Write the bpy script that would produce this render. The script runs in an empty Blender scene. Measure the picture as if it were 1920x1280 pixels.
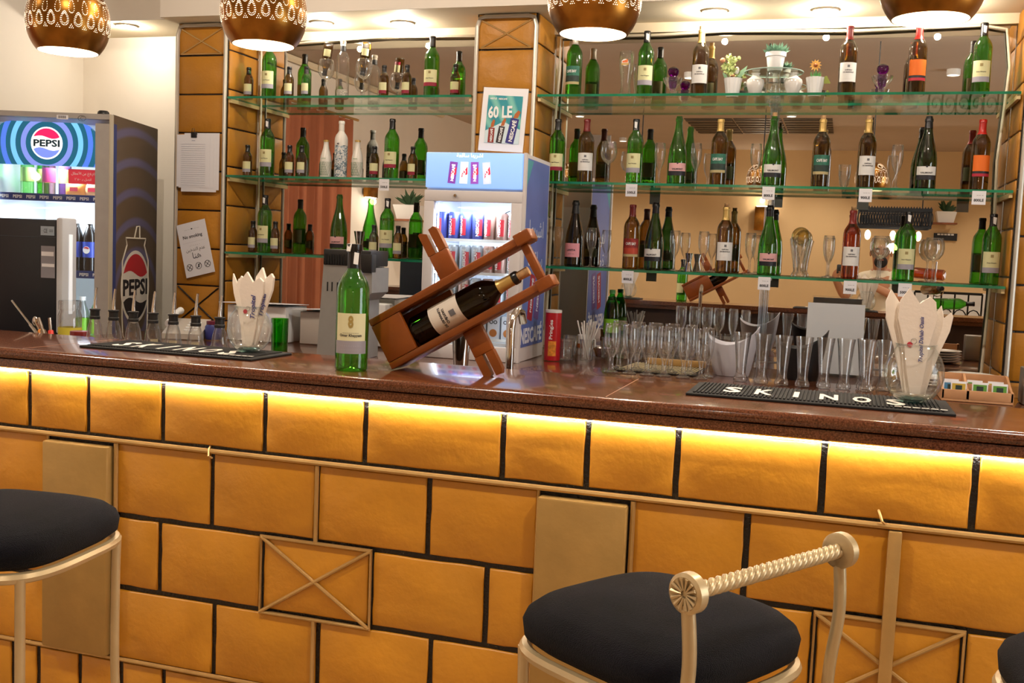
import bpy, bmesh, math, random
from mathutils import Vector, Matrix
random.seed(7)
S = bpy.context.scene
C = S.collection
PI = math.pi

# ---------------------------------------------------------------- camera
F, CX, CY = 1950.0, 960.0, 640.0
CAM = Vector((0.0, -5.0, 1.42))
_n = Vector((1582 - CX, 500 - CY, F)).normalized()           # wall normal seen by the lens
_x = -Vector((-5400 - CX, 210 - CY, F)); _x = (_x - _n * _x.dot(_n)).normalized()
_z = _x.cross(_n)
if _z.y > 0: _z = -_z
R3 = Matrix((_x, _n, _z))
_r = R3 @ Vector((1, 0, 0)); _u = R3 @ Vector((0, -1, 0)); _b = R3 @ Vector((0, 0, -1))
cam = bpy.data.cameras.new('camera'); cam_o = bpy.data.objects.new('camera', cam); C.objects.link(cam_o)
cam.sensor_width = 36.0; cam.lens = F * 36.0 / 1920.0; cam.clip_start = 0.02; cam.clip_end = 60
M = Matrix(((_r.x, _u.x, _b.x, CAM.x), (_r.y, _u.y, _b.y, CAM.y), (_r.z, _u.z, _b.z, CAM.z), (0, 0, 0, 1)))
cam_o.matrix_world = M
S.camera = cam_o

def ray(px, py): return R3 @ Vector((px - CX, py - CY, F))
def PY(px, py, y):                 # point of the place on the plane y = const
    d = ray(px, py); return CAM + d * ((y - CAM.y) / d.y)
def PZ(px, py, z):                 # point of the place on the plane z = const
    d = ray(px, py); return CAM + d * ((z - CAM.z) / d.z)

# ---------------------------------------------------------------- world, exposure
w = bpy.data.worlds.new('room_air'); S.world = w; w.use_nodes = True
w.node_tree.nodes['Background'].inputs[0].default_value = (1.0, 0.86, 0.7, 1)
w.node_tree.nodes['Background'].inputs[1].default_value = 0.04
S.view_settings.view_transform = 'Standard'; S.view_settings.look = 'None'
S.view_settings.gamma = 1.0; S.view_settings.use_curve_mapping = False
S.view_settings.exposure = 0.0
cy = S.cycles
cy.max_bounces = 8; cy.diffuse_bounces = 3; cy.glossy_bounces = 4; cy.transmission_bounces = 4
cy.transparent_max_bounces = 40; cy.caustics_reflective = False; cy.caustics_refractive = False
cy.sample_clamp_indirect = 4.0; cy.use_adaptive_sampling = True; cy.adaptive_threshold = 0.025; cy.use_denoising = True

WARM = (1.0, 0.875, 0.73)
def lamp(name, kind, loc, power, color=WARM, size=0.1, aim=(0, 0, -1), spot=None, blend=0.6):
    l = bpy.data.lights.new(name, kind); l.energy = power; l.color = color
    if kind == 'AREA': l.shape = 'DISK'; l.size = size
    else: l.shadow_soft_size = size
    if kind == 'SPOT': l.spot_size = spot or 1.6; l.spot_blend = blend
    o = bpy.data.objects.new(name, l); C.objects.link(o); o.location = loc
    o.rotation_euler = Vector(aim).to_track_quat('-Z', 'Y').to_euler()
    return o

# soffit downlights, room ceiling downlights, and an aisle row added to brighten the shelves
SOFFIT_Z, CEIL_Z = 2.53, 2.95
DOWN = [(-3.87, -0.05, 2.60), (-2.571, -0.226, SOFFIT_Z), (-2.151, -0.176, SOFFIT_Z),
        (-0.621, -0.227, SOFFIT_Z), (-0.148, -0.186, SOFFIT_Z), (0.34, -0.22, SOFFIT_Z)]
DOWN_W = [6, 7, 7, 7, 7, 6.5]
ROOM = [(-2.5, -1.85), (-0.8, -1.85), (0.6, -1.85), (-3.3, -3.6), (-1.3, -3.7), (0.7, -3.7), (2.3, -3.6), (-2.8, -6.0), (-0.6, -6.0), (1.6, -6.0), (-2.8, -8.3), (-0.4, -8.6), (1.9, -8.3)]
for i, p in enumerate(DOWN):
    lamp('downlight_beam', 'POINT', (p[0], p[1], p[2] - 0.045), DOWN_W[i], size=0.014)
for i, p in enumerate(ROOM):
    lamp('ceiling_beam', 'POINT' if p[1] > -2 else 'SPOT', (p[0], p[1], CEIL_Z - 0.07), 46 if p[1] > -2 else 76, size=0.012 if p[1] > -2 else 0.035, spot=2.35, blend=0.7)

# ---------------------------------------------------------------- colour and materials
def lin(v): return v / 12.92 if v <= 0.04045 else ((v + 0.055) / 1.055) ** 2.4
def H(h):
    h = h.lstrip('#'); return tuple(lin(int(h[i:i + 2], 16) / 255) for i in (0, 2, 4))
MATS = {}
def mat(name, col, rough=0.5, metal=0.0, var=0.0, scale=12, bump=0.0, bscale=60, coat=0.0, emit=None, estr=0.0, sheen=0.0, spec=None):
    if name in MATS: return MATS[name]
    m = bpy.data.materials.new(name); m.use_nodes = True
    t = m.node_tree; N = t.nodes; L = t.links; p = N['Principled BSDF']
    col = H(col) if isinstance(col, str) else col
    p.inputs['Base Color'].default_value = (*col, 1)
    p.inputs['Roughness'].default_value = rough; p.inputs['Metallic'].default_value = metal
    p.inputs['Coat Weight'].default_value = coat
    if coat: p.inputs['Coat Roughness'].default_value = 0.08
    if spec is not None: p.inputs['Specular IOR Level'].default_value = spec
    if sheen: p.inputs['Sheen Weight'].default_value = sheen; p.inputs['Sheen Roughness'].default_value = 0.4
    if emit:
        e = H(emit) if isinstance(emit, str) else emit
        p.inputs['Emission Color'].default_value = (*e, 1); p.inputs['Emission Strength'].default_value = estr
    if var or bump:
        tc = N.new('ShaderNodeTexCoord')
    if var:
        n = N.new('ShaderNodeTexNoise'); n.inputs['Scale'].default_value = scale; n.inputs['Detail'].default_value = 5
        L.new(tc.outputs['Object'], n.inputs['Vector'])
        r = N.new('ShaderNodeValToRGB')
        r.color_ramp.elements[0].position = 0.3; r.color_ramp.elements[1].position = 0.7
        r.color_ramp.elements[0].color = (*[c * (1 - var) for c in col], 1)
        r.color_ramp.elements[1].color = (*[min(1, c * (1 + var)) for c in col], 1)
        L.new(n.outputs[0], r.inputs[0]); L.new(r.outputs[0], p.inputs['Base Color'])
    if bump:
        n2 = N.new('ShaderNodeTexNoise'); n2.inputs['Scale'].default_value = bscale; n2.inputs['Detail'].default_value = 4
        L.new(tc.outputs['Object'], n2.inputs['Vector'])
        b = N.new('ShaderNodeBump'); b.inputs['Strength'].default_value = bump; b.inputs['Distance'].default_value = 0.01
        L.new(n2.outputs[0], b.inputs['Height']); L.new(b.outputs[0], p.inputs['Normal'])
    MATS[name] = m; return m

def glass(name, col, edge, ior=1.48, rough=0.02, gain=1.0, body=0.0, bcol=None, cap=0.45):
    """thin-walled glass: tinted see-through wall, deeper tint along the rim, Fresnel gloss"""
    if name in MATS: return MATS[name]
    m = bpy.data.materials.new(name); m.use_nodes = True
    t = m.node_tree; N = t.nodes; L = t.links; N.remove(N['Principled BSDF'])
    out = N['Material Output']
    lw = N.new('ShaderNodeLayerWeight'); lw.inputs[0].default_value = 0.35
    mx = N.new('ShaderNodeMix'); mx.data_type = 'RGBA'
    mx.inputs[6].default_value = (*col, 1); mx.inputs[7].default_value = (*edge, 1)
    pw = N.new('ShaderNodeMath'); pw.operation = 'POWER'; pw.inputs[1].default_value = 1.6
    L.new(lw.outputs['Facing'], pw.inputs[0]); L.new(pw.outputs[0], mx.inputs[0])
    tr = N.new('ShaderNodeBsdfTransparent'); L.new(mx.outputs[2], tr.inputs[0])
    gl = N.new('ShaderNodeBsdfAnisotropic'); gl.inputs['Roughness'].default_value = rough
    gl.inputs['Color'].default_value = (1, 1, 1, 1)
    fr = N.new('ShaderNodeFresnel'); fr.inputs[0].default_value = ior
    mu = N.new('ShaderNodeMath'); mu.operation = 'MULTIPLY'; mu.inputs[1].default_value = gain; mu.use_clamp = True
    mn = N.new('ShaderNodeMath'); mn.operation = 'MINIMUM'; mn.inputs[1].default_value = cap; L.new(mu.outputs[0], mn.inputs[0])
    L.new(fr.outputs[0], mu.inputs[0])
    inner = tr
    if body:                       # light scattered inside the thick glass
        df = N.new('ShaderNodeBsdfTranslucent'); df.inputs[0].default_value = (*(bcol or col), 1)
        d2_ = N.new('ShaderNodeBsdfDiffuse'); d2_.inputs[0].default_value = (*(bcol or col), 1)
        am = N.new('ShaderNodeMixShader'); am.inputs[0].default_value = 0.5; L.new(df.outputs[0], am.inputs[1]); L.new(d2_.outputs[0], am.inputs[2])
        bm_ = N.new('ShaderNodeMixShader'); bm_.inputs[0].default_value = body; L.new(tr.outputs[0], bm_.inputs[1]); L.new(am.outputs[0], bm_.inputs[2]); inner = bm_
    ms = N.new('ShaderNodeMixShader'); L.new(mn.outputs[0], ms.inputs[0]); L.new(inner.outputs[0], ms.inputs[1]); L.new(gl.outputs[0], ms.inputs[2])
    L.new(ms.outputs[0], out.inputs['Surface'])
    MATS[name] = m; return m

def emitter(name, col, strength):
    return mat(name, col, 0.6, emit=col, estr=strength)

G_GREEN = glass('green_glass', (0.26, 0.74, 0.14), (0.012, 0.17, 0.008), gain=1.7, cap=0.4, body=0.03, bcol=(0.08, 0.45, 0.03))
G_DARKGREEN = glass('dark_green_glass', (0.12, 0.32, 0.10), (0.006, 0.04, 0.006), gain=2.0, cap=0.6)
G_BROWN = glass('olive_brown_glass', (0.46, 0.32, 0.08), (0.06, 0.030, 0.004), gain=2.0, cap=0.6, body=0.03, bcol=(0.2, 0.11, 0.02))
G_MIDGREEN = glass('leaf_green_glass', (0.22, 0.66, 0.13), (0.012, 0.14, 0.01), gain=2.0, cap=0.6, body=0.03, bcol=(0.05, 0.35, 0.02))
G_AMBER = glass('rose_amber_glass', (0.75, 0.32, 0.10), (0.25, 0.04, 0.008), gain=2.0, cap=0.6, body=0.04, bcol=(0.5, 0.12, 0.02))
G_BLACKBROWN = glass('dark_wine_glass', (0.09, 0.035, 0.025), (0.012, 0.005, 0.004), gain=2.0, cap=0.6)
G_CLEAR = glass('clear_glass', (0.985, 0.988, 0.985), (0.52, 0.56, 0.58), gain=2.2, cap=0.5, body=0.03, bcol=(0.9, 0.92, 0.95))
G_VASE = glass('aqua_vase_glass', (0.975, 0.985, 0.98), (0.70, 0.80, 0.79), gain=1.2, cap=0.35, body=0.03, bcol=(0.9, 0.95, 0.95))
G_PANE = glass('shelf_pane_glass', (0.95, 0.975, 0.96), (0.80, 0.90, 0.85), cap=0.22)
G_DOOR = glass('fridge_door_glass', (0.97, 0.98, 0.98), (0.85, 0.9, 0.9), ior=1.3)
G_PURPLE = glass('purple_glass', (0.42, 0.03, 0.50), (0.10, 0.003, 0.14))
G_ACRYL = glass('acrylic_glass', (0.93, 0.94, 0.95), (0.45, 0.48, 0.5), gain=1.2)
M_EDGE = mat('green_glass_edge', '#1d7a58', 0.12, var=0.45, scale=6, coat=0.5)
M_TILE = mat('mustard_tile_paint', '#cd8b1c', 0.36, var=0.12, scale=4, bump=0.3, bscale=26, coat=0.6)
M_TILE.node_tree.nodes['Principled BSDF'].inputs['Coat Roughness'].default_value = 0.5
M_TILE2 = mat('mustard_column_paint', '#b87c22', 0.45, var=0.10, scale=5, bump=0.2, bscale=45)
M_JOINT = mat('black_joint_paint', '#0d0c0e', 0.28, bump=0.5, bscale=140)
M_GOLD = mat('champagne_gold_paint', '#c8a367', 0.32, metal=0.55, var=0.10, scale=9, bump=0.08)
M_PANEL = mat('matt_gold_panel_paint', '#ad8a4e', 0.42, metal=0.25, var=0.08, scale=14, bump=0.06)
M_STOOL = mat('pearl_gold_metal', '#c6b087', 0.34, metal=0.45, var=0.08, scale=12, bump=0.05)
M_VELVET = mat('navy_velvet', '#0e0e16', 0.95, var=0.55, scale=9, bump=0.7, bscale=650, sheen=0.05, spec=0.15)
M_SILVERPIPE = mat('silver_pipe', '#c9c3b6', 0.35, metal=0.5)
M_CHROME = mat('chrome', '#d9d9d9', 0.08, metal=1.0)
M_STEEL = mat('brushed_steel', '#a9a8a4', 0.32, metal=0.9, bump=0.05, bscale=200)
M_WALL = mat('cream_plaster', '#f5ede0', 0.75, var=0.02, scale=3, bump=0.06, bscale=30)
M_TAN = mat('warm_tan_plaster', '#e2c190', 0.75, var=0.03, scale=3, bump=0.05)
M_CEIL = mat('taupe_ceiling_paint', '#c9b8a6', 0.8, var=0.03, scale=2, bump=0.03)
M_SOFFIT = mat('soffit_cream_paint', '#efe0c0', 0.7, var=0.04, scale=4, bump=0.05)
M_FASCIA = mat('fascia_grey_paint', '#ddd3c5', 0.75, var=0.03, scale=3)
M_FLOOR = mat('brown_floor_tile', '#a58a6c', 0.4, var=0.12, scale=5)
M_WHITE = mat('white_plastic', '#eeeeec', 0.4)
M_PAPER = mat('white_paper', '#e9e8ec', 0.85)
M_BLACK = mat('black_plastic', '#0c0d10', 0.45, bump=0.05, bscale=200)
M_INK = mat('dark_print', '#26262e', 0.7)
M_CORK = mat('cork', '#c39a6b', 0.8, var=0.25, scale=120)
M_FOILBLK = mat('black_foil', '#101013', 0.28)
M_FOILRED = mat('dark_red_foil', '#6e1414', 0.3)
M_FOILBRED = mat('bright_red_foil', '#b3201a', 0.3)
M_FOILGOLD = mat('pale_gold_foil', '#c6a45e', 0.35, metal=0.4)
M_CREAM = mat('cream_label_paper', '#d9d6a4', 0.7)
M_LABELW = mat('white_label_paper', '#e4e2de', 0.7)
M_BANDGREY = mat('grey_label_band', '#9d99a3', 0.6)
M_BANDRED = mat('crimson_label_band', '#8c1230', 0.6)
M_BANDBLK = mat('black_label_band', '#15131c', 0.5)
M_PINK = mat('pink_label_paper', '#dda9a8', 0.7)
M_ORANGE = mat('orange_label_paper', '#e9701a', 0.65)
M_BLUEINK = mat('blue_print', '#3a3f86', 0.7)
M_REDINK = mat('red_print', '#c23040', 0.7)
M_WOOD = mat('chestnut_wood', '#84420f', 0.38, var=0.22, scale=9, bump=0.04, coat=0.25)
M_WOOD2 = mat('pale_pine', '#c9966a', 0.55, var=0.15, scale=14)
M_BRASS = mat('aged_brass', '#a06d2c', 0.30, metal=0.95, var=0.4, scale=9)
M_LEAF = mat('leaf_green', '#4d8a4a', 0.6, var=0.3, scale=60)
M_LEAFPALE = mat('pale_green_petal', '#c3d18a', 0.6, var=0.2, scale=60)
M_GREYMETAL = mat('grey_coated_metal', '#8f8b86', 0.45, var=0.05, scale=20)

def granite():
    m = bpy.data.materials.new('red_brown_granite'); m.use_nodes = True
    t = m.node_tree; N = t.nodes; L = t.links; p = N['Principled BSDF']
    tc = N.new('ShaderNodeTexCoord')
    n = N.new('ShaderNodeTexNoise'); n.inputs['Scale'].default_value = 260; n.inputs['Detail'].default_value = 6; n.inputs['Roughness'].default_value = 0.7
    L.new(tc.outputs['Object'], n.inputs['Vector'])
    r = N.new('ShaderNodeValToRGB'); e = r.color_ramp.elements
    e[0].position = 0.33; e[0].color = (*H('#2c160e'), 1); e[1].position = 0.72; e[1].color = (*H('#83543c'), 1)
    x = e.new(0.5); x.color = (*H('#61351f'), 1)
    L.new(n.outputs[0], r.inputs[0]); L.new(r.outputs[0], p.inputs['Base Color'])
    p.inputs['Roughness'].default_value = 0.16; p.inputs['Coat Weight'].default_value = 0.5; p.inputs['Coat Roughness'].default_value = 0.06
    return m
M_GRANITE = granite()
def mirror():
    m = mat('silvered_mirror', (0.80, 0.78, 0.74), 0.0, metal=1.0); return m
M_MIRROR = mirror()

# ---------------------------------------------------------------- mesh builder
_text_cache = {}
def text_geo(body, bold=0.022):
    if body in _text_cache: return _text_cache[body]
    if body.isupper() or any(c.isdigit() for c in body): bold = 0.035
    if '·' in body or '—' in body or any('\u0600' < c for c in body): bold = 0.0
    cu = bpy.data.curves.new('tmp', 'FONT'); cu.body = body; cu.size = 1; cu.resolution_u = 2; cu.offset = bold
    o = bpy.data.objects.new('tmp', cu); C.objects.link(o)
    dg = bpy.context.evaluated_depsgraph_get(); e = o.evaluated_get(dg); m = e.to_mesh()
    vs = [(v.co.x, v.co.y) for v in m.vertices]; fs = [tuple(p.vertices) for p in m.polygons]
    e.to_mesh_clear(); bpy.data.objects.remove(o); bpy.data.curves.remove(cu)
    if vs:
        x0 = min(v[0] for v in vs); x1 = max(v[0] for v in vs); y0 = min(v[1] for v in vs); y1 = max(v[1] for v in vs)
        vs = [((x - (x0 + x1) / 2), (y - (y0 + y1) / 2)) for x, y in vs]; dim = (x1 - x0, y1 - y0)
    else: dim = (1, 1)
    _text_cache[body] = (vs, fs, dim); return _text_cache[body]

class B:
    def __init__(s): s.v = []; s.f = []; s.m = []
    def add(s, vs, fs, mi=0):
        k = len(s.v); s.v += [tuple(v) for v in vs]
        for f in fs: s.f.append(tuple(i + k for i in f)); s.m.append(mi)
        return s
    def box(s, x0, x1, y0, y1, z0, z1, mi=0):
        return s.add([(x0, y0, z0), (x1, y0, z0), (x1, y1, z0), (x0, y1, z0), (x0, y0, z1), (x1, y0, z1), (x1, y1, z1), (x0, y1, z1)],
                     [(0, 3, 2, 1), (4, 5, 6, 7), (0, 1, 5, 4), (1, 2, 6, 5), (2, 3, 7, 6), (3, 0, 4, 7)], mi)
    def rbox(s, x0, x1, y0, y1, z0, z1, r=0.005, mi=0):       # box with rounded edges
        bm = bmesh.new(); bmesh.ops.create_cube(bm, size=1)
        for v in bm.verts: v.co = Vector(((x0 + x1) / 2 + v.co.x * (x1 - x0), (y0 + y1) / 2 + v.co.y * (y1 - y0), (z0 + z1) / 2 + v.co.z * (z1 - z0)))
        bmesh.ops.bevel(bm, geom=bm.edges[:], offset=r, segments=2, affect='EDGES', profile=0.5)
        bm.verts.index_update()
        s.add([v.co[:] for v in bm.verts], [[v.index for v in f.verts] for f in bm.faces], mi); bm.free(); return s
    def quad(s, a, b, c, d, mi=0): return s.add([a, b, c, d], [(0, 1, 2, 3)], mi)
    def lathe(s, prof, n=24, mi=0, c=(0, 0, 0), a0=0, a1=2 * PI, flip=False):
        full = abs(a1 - a0 - 2 * PI) < 1e-6; k = n if full else n + 1
        vs = []; fs = []
        for r, z in prof:
            for i in range(k):
                a = a0 + (a1 - a0) * i / n
                vs.append((c[0] + r * math.cos(a), c[1] + r * math.sin(a), c[2] + z))
        for j in range(len(prof) - 1):
            for i in range(n):
                i2 = (i + 1) % k
                q = (j * k + i, j * k + i2, (j + 1) * k + i2, (j + 1) * k + i)
                fs.append(q[::-1] if flip else q)
        return s.add(vs, fs, mi)
    def tube(s, pts, r, n=8, mi=0, closed=False, cap=True):
        pts = [Vector(p) for p in pts]; k = len(pts)
        rr = r if isinstance(r, (list, tuple)) else [r] * k
        vs = []; up = None
        for i, p in enumerate(pts):
            if closed: d = pts[(i + 1) % k] - pts[i - 1]
            else: d = pts[min(i + 1, k - 1)] - pts[max(i - 1, 0)]
            d.normalize()
            if up is None: up = d.orthogonal().normalized()
            up = (up - d * up.dot(d)).normalized(); sd = d.cross(up)
            for j in range(n):
                a = 2 * PI * j / n; vs.append(p + (up * math.cos(a) + sd * math.sin(a)) * rr[i])
        fs = []
        for i in range(k if closed else k - 1):
            for j in range(n):
                a, b2 = i * n + j, i * n + (j + 1) % n; i2 = (i + 1) % k
                fs.append((a, b2, i2 * n + (j + 1) % n, i2 * n + j))
        if cap and not closed:
            fs.append(tuple(range(n))[::-1]); fs.append(tuple((k - 1) * n + j for j in range(n)))
        return s.add(vs, fs, mi)
    def bar(s, a, b, w, t, up=(0, 1, 0), mi=0):               # rectangular bar from a to b, w across, t along up
        a = Vector(a); b = Vector(b); d = (b - a).normalized(); u = Vector(up); u = (u - d * u.dot(d)).normalized(); q = d.cross(u)
        vs = []
        for p in (a, b):
            for i, j in ((-1, -1), (1, -1), (1, 1), (-1, 1)): vs.append(p + q * (i * w / 2) + u * (j * t / 2))
        return s.add(vs, [(0, 1, 2, 3), (7, 6, 5, 4), (0, 4, 5, 1), (1, 5, 6, 2), (2, 6, 7, 3), (3, 7, 4, 0)], mi)
    def prism(s, poly, o, ux, uy, th, mi=0):                  # polygon in the plane (o, ux, uy) given a thickness along ux x uy
        o = Vector(o); ux = Vector(ux); uy = Vector(uy); nn = ux.cross(uy).normalized() * th; k = len(poly)
        vs = [o + ux * p[0] + uy * p[1] for p in poly]; vs += [v - nn for v in vs]
        fs = [tuple(range(k)), tuple(range(2 * k - 1, k - 1, -1))] + [(i, i + k, (i + 1) % k + k, (i + 1) % k) for i in range(k)]
        return s.add(vs, fs, mi)
    def text(s, body, o, ux, uy, width=None, height=None, mi=0, slant=0.0):
        vs, fs, (dx, dy) = text_geo(body); k = (width / dx) if width else (height / dy)
        ky = (height / dy) if height else k
        o = Vector(o); ux = Vector(ux).normalized(); uy = Vector(uy).normalized()
        return s.add([o + ux * (x * k + slant * y * ky) + uy * (y * ky) for x, y in vs], fs, mi)
    def wraptext(s, body, r, z, width, height=None, mi=0, a=-PI / 2, vert=False):
        vs, fs, (dx, dy) = text_geo(body); k = width / dx; ky = height / dy if height else k
        out = []
        for x, y in vs:
            X, Y = (x * k, y * ky) if not vert else (-y * ky, x * k)
            t = a + X / r; out.append((r * math.cos(t), r * math.sin(t), z + Y))
        return s.add(out, fs, mi)
    def sphere(s, c, r, n=12, mi=0, sq=(1, 1, 1)):
        prof = [(max(r * math.sin(PI * i / n), 1e-5), -r * math.cos(PI * i / n)) for i in range(n + 1)]
        k = len(s.v); s.lathe(prof, n * 2 if n < 10 else 16, mi)
        for i in range(k, len(s.v)):
            v = s.v[i]; s.v[i] = (c[0] + v[0] * sq[0], c[1] + v[1] * sq[1], c[2] + v[2] * sq[2])
        return s
    def xf(s, mtx, start=0):
        for i in range(start, len(s.v)): s.v[i] = tuple(mtx @ Vector(s.v[i]))
        return s
    def mesh(s, name, mats, smooth=40):
        me = bpy.data.meshes.new(name); me.from_pydata(s.v, [], s.f)
        for m in (mats if isinstance(mats, (list, tuple)) else [mats]): me.materials.append(m)
        me.polygons.foreach_set('material_index', s.m)
        if smooth:
            me.polygons.foreach_set('use_smooth', [True] * len(me.polygons))
            me.set_sharp_from_angle(angle=math.radians(smooth))
        me.update(); return me
    def build(s, name, mats, parent=None, loc=None, rz=None, smooth=40):
        return put(name, s.mesh(name, mats, smooth), parent, loc, rz)

def smooth_path(pts, k=6):
    pts = [Vector(p) for p in pts]; out = []
    for i in range(len(pts) - 1):
        p0 = pts[max(i - 1, 0)]; p1 = pts[i]; p2 = pts[i + 1]; p3 = pts[min(i + 2, len(pts) - 1)]
        for j in range(k):
            t = j / k; out.append(0.5 * ((2 * p1) + (p2 - p0) * t + (2 * p0 - 5 * p1 + 4 * p2 - p3) * t * t + (3 * p1 - p0 - 3 * p2 + p3) * t ** 3))
    return out + [pts[-1]]
def put(name, me, parent=None, loc=None, rz=None):
    o = bpy.data.objects.new(name, me); C.objects.link(o)
    if parent is not None: o.parent = parent
    if loc is not None: o.location = loc
    if rz is not None: o.rotation_euler = (0, 0, rz)
    return o
def empty(name, loc=(0, 0, 0), rz=0):
    o = bpy.data.objects.new(name, None); C.objects.link(o); o.location = loc; o.rotation_euler = (0, 0, rz); o.empty_display_size = 0.05
    return o
def tag(o, label, cat, group=None):
    o['label'] = label; o['category'] = cat
    if group: o['group'] = group
    return o
def struct(o): o['kind'] = 'structure'; return o
def circle(r, n=24, cx=0, cy=0, a0=0, a1=2 * PI, ry=None):
    full = abs(a1 - a0 - 2 * PI) < 1e-6
    return [(cx + r * math.cos(a0 + (a1 - a0) * i / n), cy + (ry or r) * math.sin(a0 + (a1 - a0) * i / n)) for i in range(n if full else n + 1)]
def rrect(w, h, r, n=5):
    out = []
    for sx, sy, a in ((1, 1, 0), (-1, 1, PI / 2), (-1, -1, PI), (1, -1, 3 * PI / 2)):
        for i in range(n + 1):
            t = a + PI / 2 * i / n; out.append((sx * (w / 2 - r) + r * math.cos(t), sy * (h / 2 - r) + r * math.sin(t)))
    return out

# ================================================================ the setting
LW, RW, FW = -4.41, 3.4, -9.6        # left wall, right wall, far wall behind the viewer
def slab(name, x0, x1, y0, y1, z0, z1, m):
    return struct(B().box(x0, x1, y0, y1, z0, z1).build(name, m, smooth=0))
slab('floor', LW - .1, RW + .1, FW - .1, 0.4, -0.1, 0.0, M_FLOOR)
slab('ceiling', LW - .1, RW + .1, FW - .1, 0.4, CEIL_Z, CEIL_Z + 0.1, M_CEIL)
slab('wall_left', LW - .1, LW, FW, 0.4, 0, CEIL_Z, M_WALL)
slab('wall_right', RW, RW + .1, FW, -3.9, 0, CEIL_Z, M_TAN)
slab('wall_right_end', RW, RW + .1, -2.2, 0.4, 0, CEIL_Z, M_TAN)
slab('wall_right_sill', RW, RW + .1, -3.9, -2.2, 0, 0.55, M_TAN)
slab('wall_right_head', RW, RW + .1, -3.9, -2.2, 2.55, CEIL_Z, M_TAN)
# daylight window of the dining room in the side wall: frame, panes, overcast sky outside
wn = B()
for ya, yb, za, zb in ((-3.9, -2.2, .55, .61), (-3.9, -2.2, 2.49, 2.55), (-3.9, -3.84, .61, 2.49), (-2.26, -2.2, .61, 2.49)): wn.box(RW - .01, RW + .08, ya, yb, za, zb)
wn = struct(wn.build('window_1', M_WHITE, smooth=0))
for ya, yb in ((-3.84, -2.26),): B().box(RW + .03, RW + .036, ya, yb, .61, 2.49).build('pane', G_DOOR, wn, smooth=0)
B().quad((RW + .35, -4.6, .3), (RW + .35, -1.5, .3), (RW + .35, -1.5, 2.8), (RW + .35, -4.6, 2.8)).build('overcast_sky', emitter('overcast_daylight', (0.86, 0.93, 1.0), 5.0), wn, smooth=0)
slab('wall_far', LW, RW, FW - .1, FW, 0, CEIL_Z, M_TAN)
slab('wall_back', -3.36, RW, 0.0, 0.1, 0, CEIL_Z, M_WALL)
slab('wall_alcove', LW, -3.36, 0.25, 0.35, 0, CEIL_Z, M_WALL)
# bulkhead above the shelves: grey fascia towards the room, cream underside
def bulkhead(name, x0, x1, y0, y1, z0):
    b = B().box(x0, x1, y0, y1, z0 + 0.004, CEIL_Z, 0)
    b.quad((x0, y0, z0), (x0, y1, z0), (x1, y1, z0), (x1, y0, z0), 1); b.box(x0, x1, y0, y0 + .003, z0, z0 + .004, 0)
    return struct(b.build(name, [M_FASCIA, M_SOFFIT], smooth=0))
bulkhead('ceiling_soffit', -3.365, RW, -0.44, 0.0, SOFFIT_Z)
bulkhead('ceiling_soffit_alcove', LW, -3.365, -0.16, 0.25, 2.587)
struct(B().box(-3.05, -1.72, -0.03, 0, 2.485, 2.53).box(-1.42, 0.65, -0.03, 0, 2.485, 2.53).build('trim_1', M_SOFFIT, smooth=0))
b = B(); b.tube([(LW + .03, -6, CEIL_Z - .03), (LW + .03, -0.16, CEIL_Z - .03)], 0.03, 6)
struct(b.build('trim_2', M_SOFFIT))

# ---- downlight fixtures
def downlight(p, label, group):
    o = empty('downlight', (p[0], p[1], p[2]))
    B().lathe([(0.056, -0.002), (0.056, -0.008), (0.044, -0.010), (0.040, -0.002)], 24).build('bezel', mat('white_bezel', '#e8e0d0', 0.4), o)
    B().lathe([(0.0001, -0.006), (0.034, -0.006), (0.041, -0.004)], 20).build('bulb', emitter('downlight_glow', (1.0, 0.88, 0.70), 30), o)
    return tag(o, label, 'downlight', group)
dl_lab = ['recessed downlight over the drinks fridge alcove', 'recessed downlight over the narrow bay nearer the notice pillar',
          'recessed downlight over the narrow bay nearer the yellow middle pillar', 'recessed downlight over the wide bay above the potted flowers',
          'recessed downlight over the wide bay above the glass disc', 'recessed downlight over the wide bay beside the far pillar']
for p, l in zip([(DOWN[0][0], DOWN[0][1], 2.587)] + DOWN[1:], dl_lab): downlight(p, l, 'soffit downlights')
for i, p in enumerate(ROOM):  # housings too for the added row over the bar aisle
    o = empty('ceiling_lamp', (p[0], p[1], CEIL_Z))
    B().lathe([(0.05, 0), (0.05, -0.045), (0.044, -0.045), (0.044, -0.02)], 16).build('housing', M_WHITE, o)
    B().lathe([(0.0001, -0.03), (0.043, -0.03)], 16).build('bulb', emitter('downlight_glow', (1.0, 0.88, 0.70), 30), o)
    tag(o, 'white cylinder ceiling spotlight, dining room rows and added aisle row, seen in the mirror', 'downlight', 'dining room ceiling spotlights')

# ---- mirrors
for x0, x1, l in ((-3.05, -1.725, 'tall wall mirror behind the narrow bay of shelves'), (-1.405, 0.642, 'tall wall mirror behind the wide bay of shelves')):
    tag(B().box(x0, x1, -0.006, -0.001, 0.965, 2.487).build('wall_mirror', M_MIRROR, smooth=0), l, 'mirror')

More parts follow.
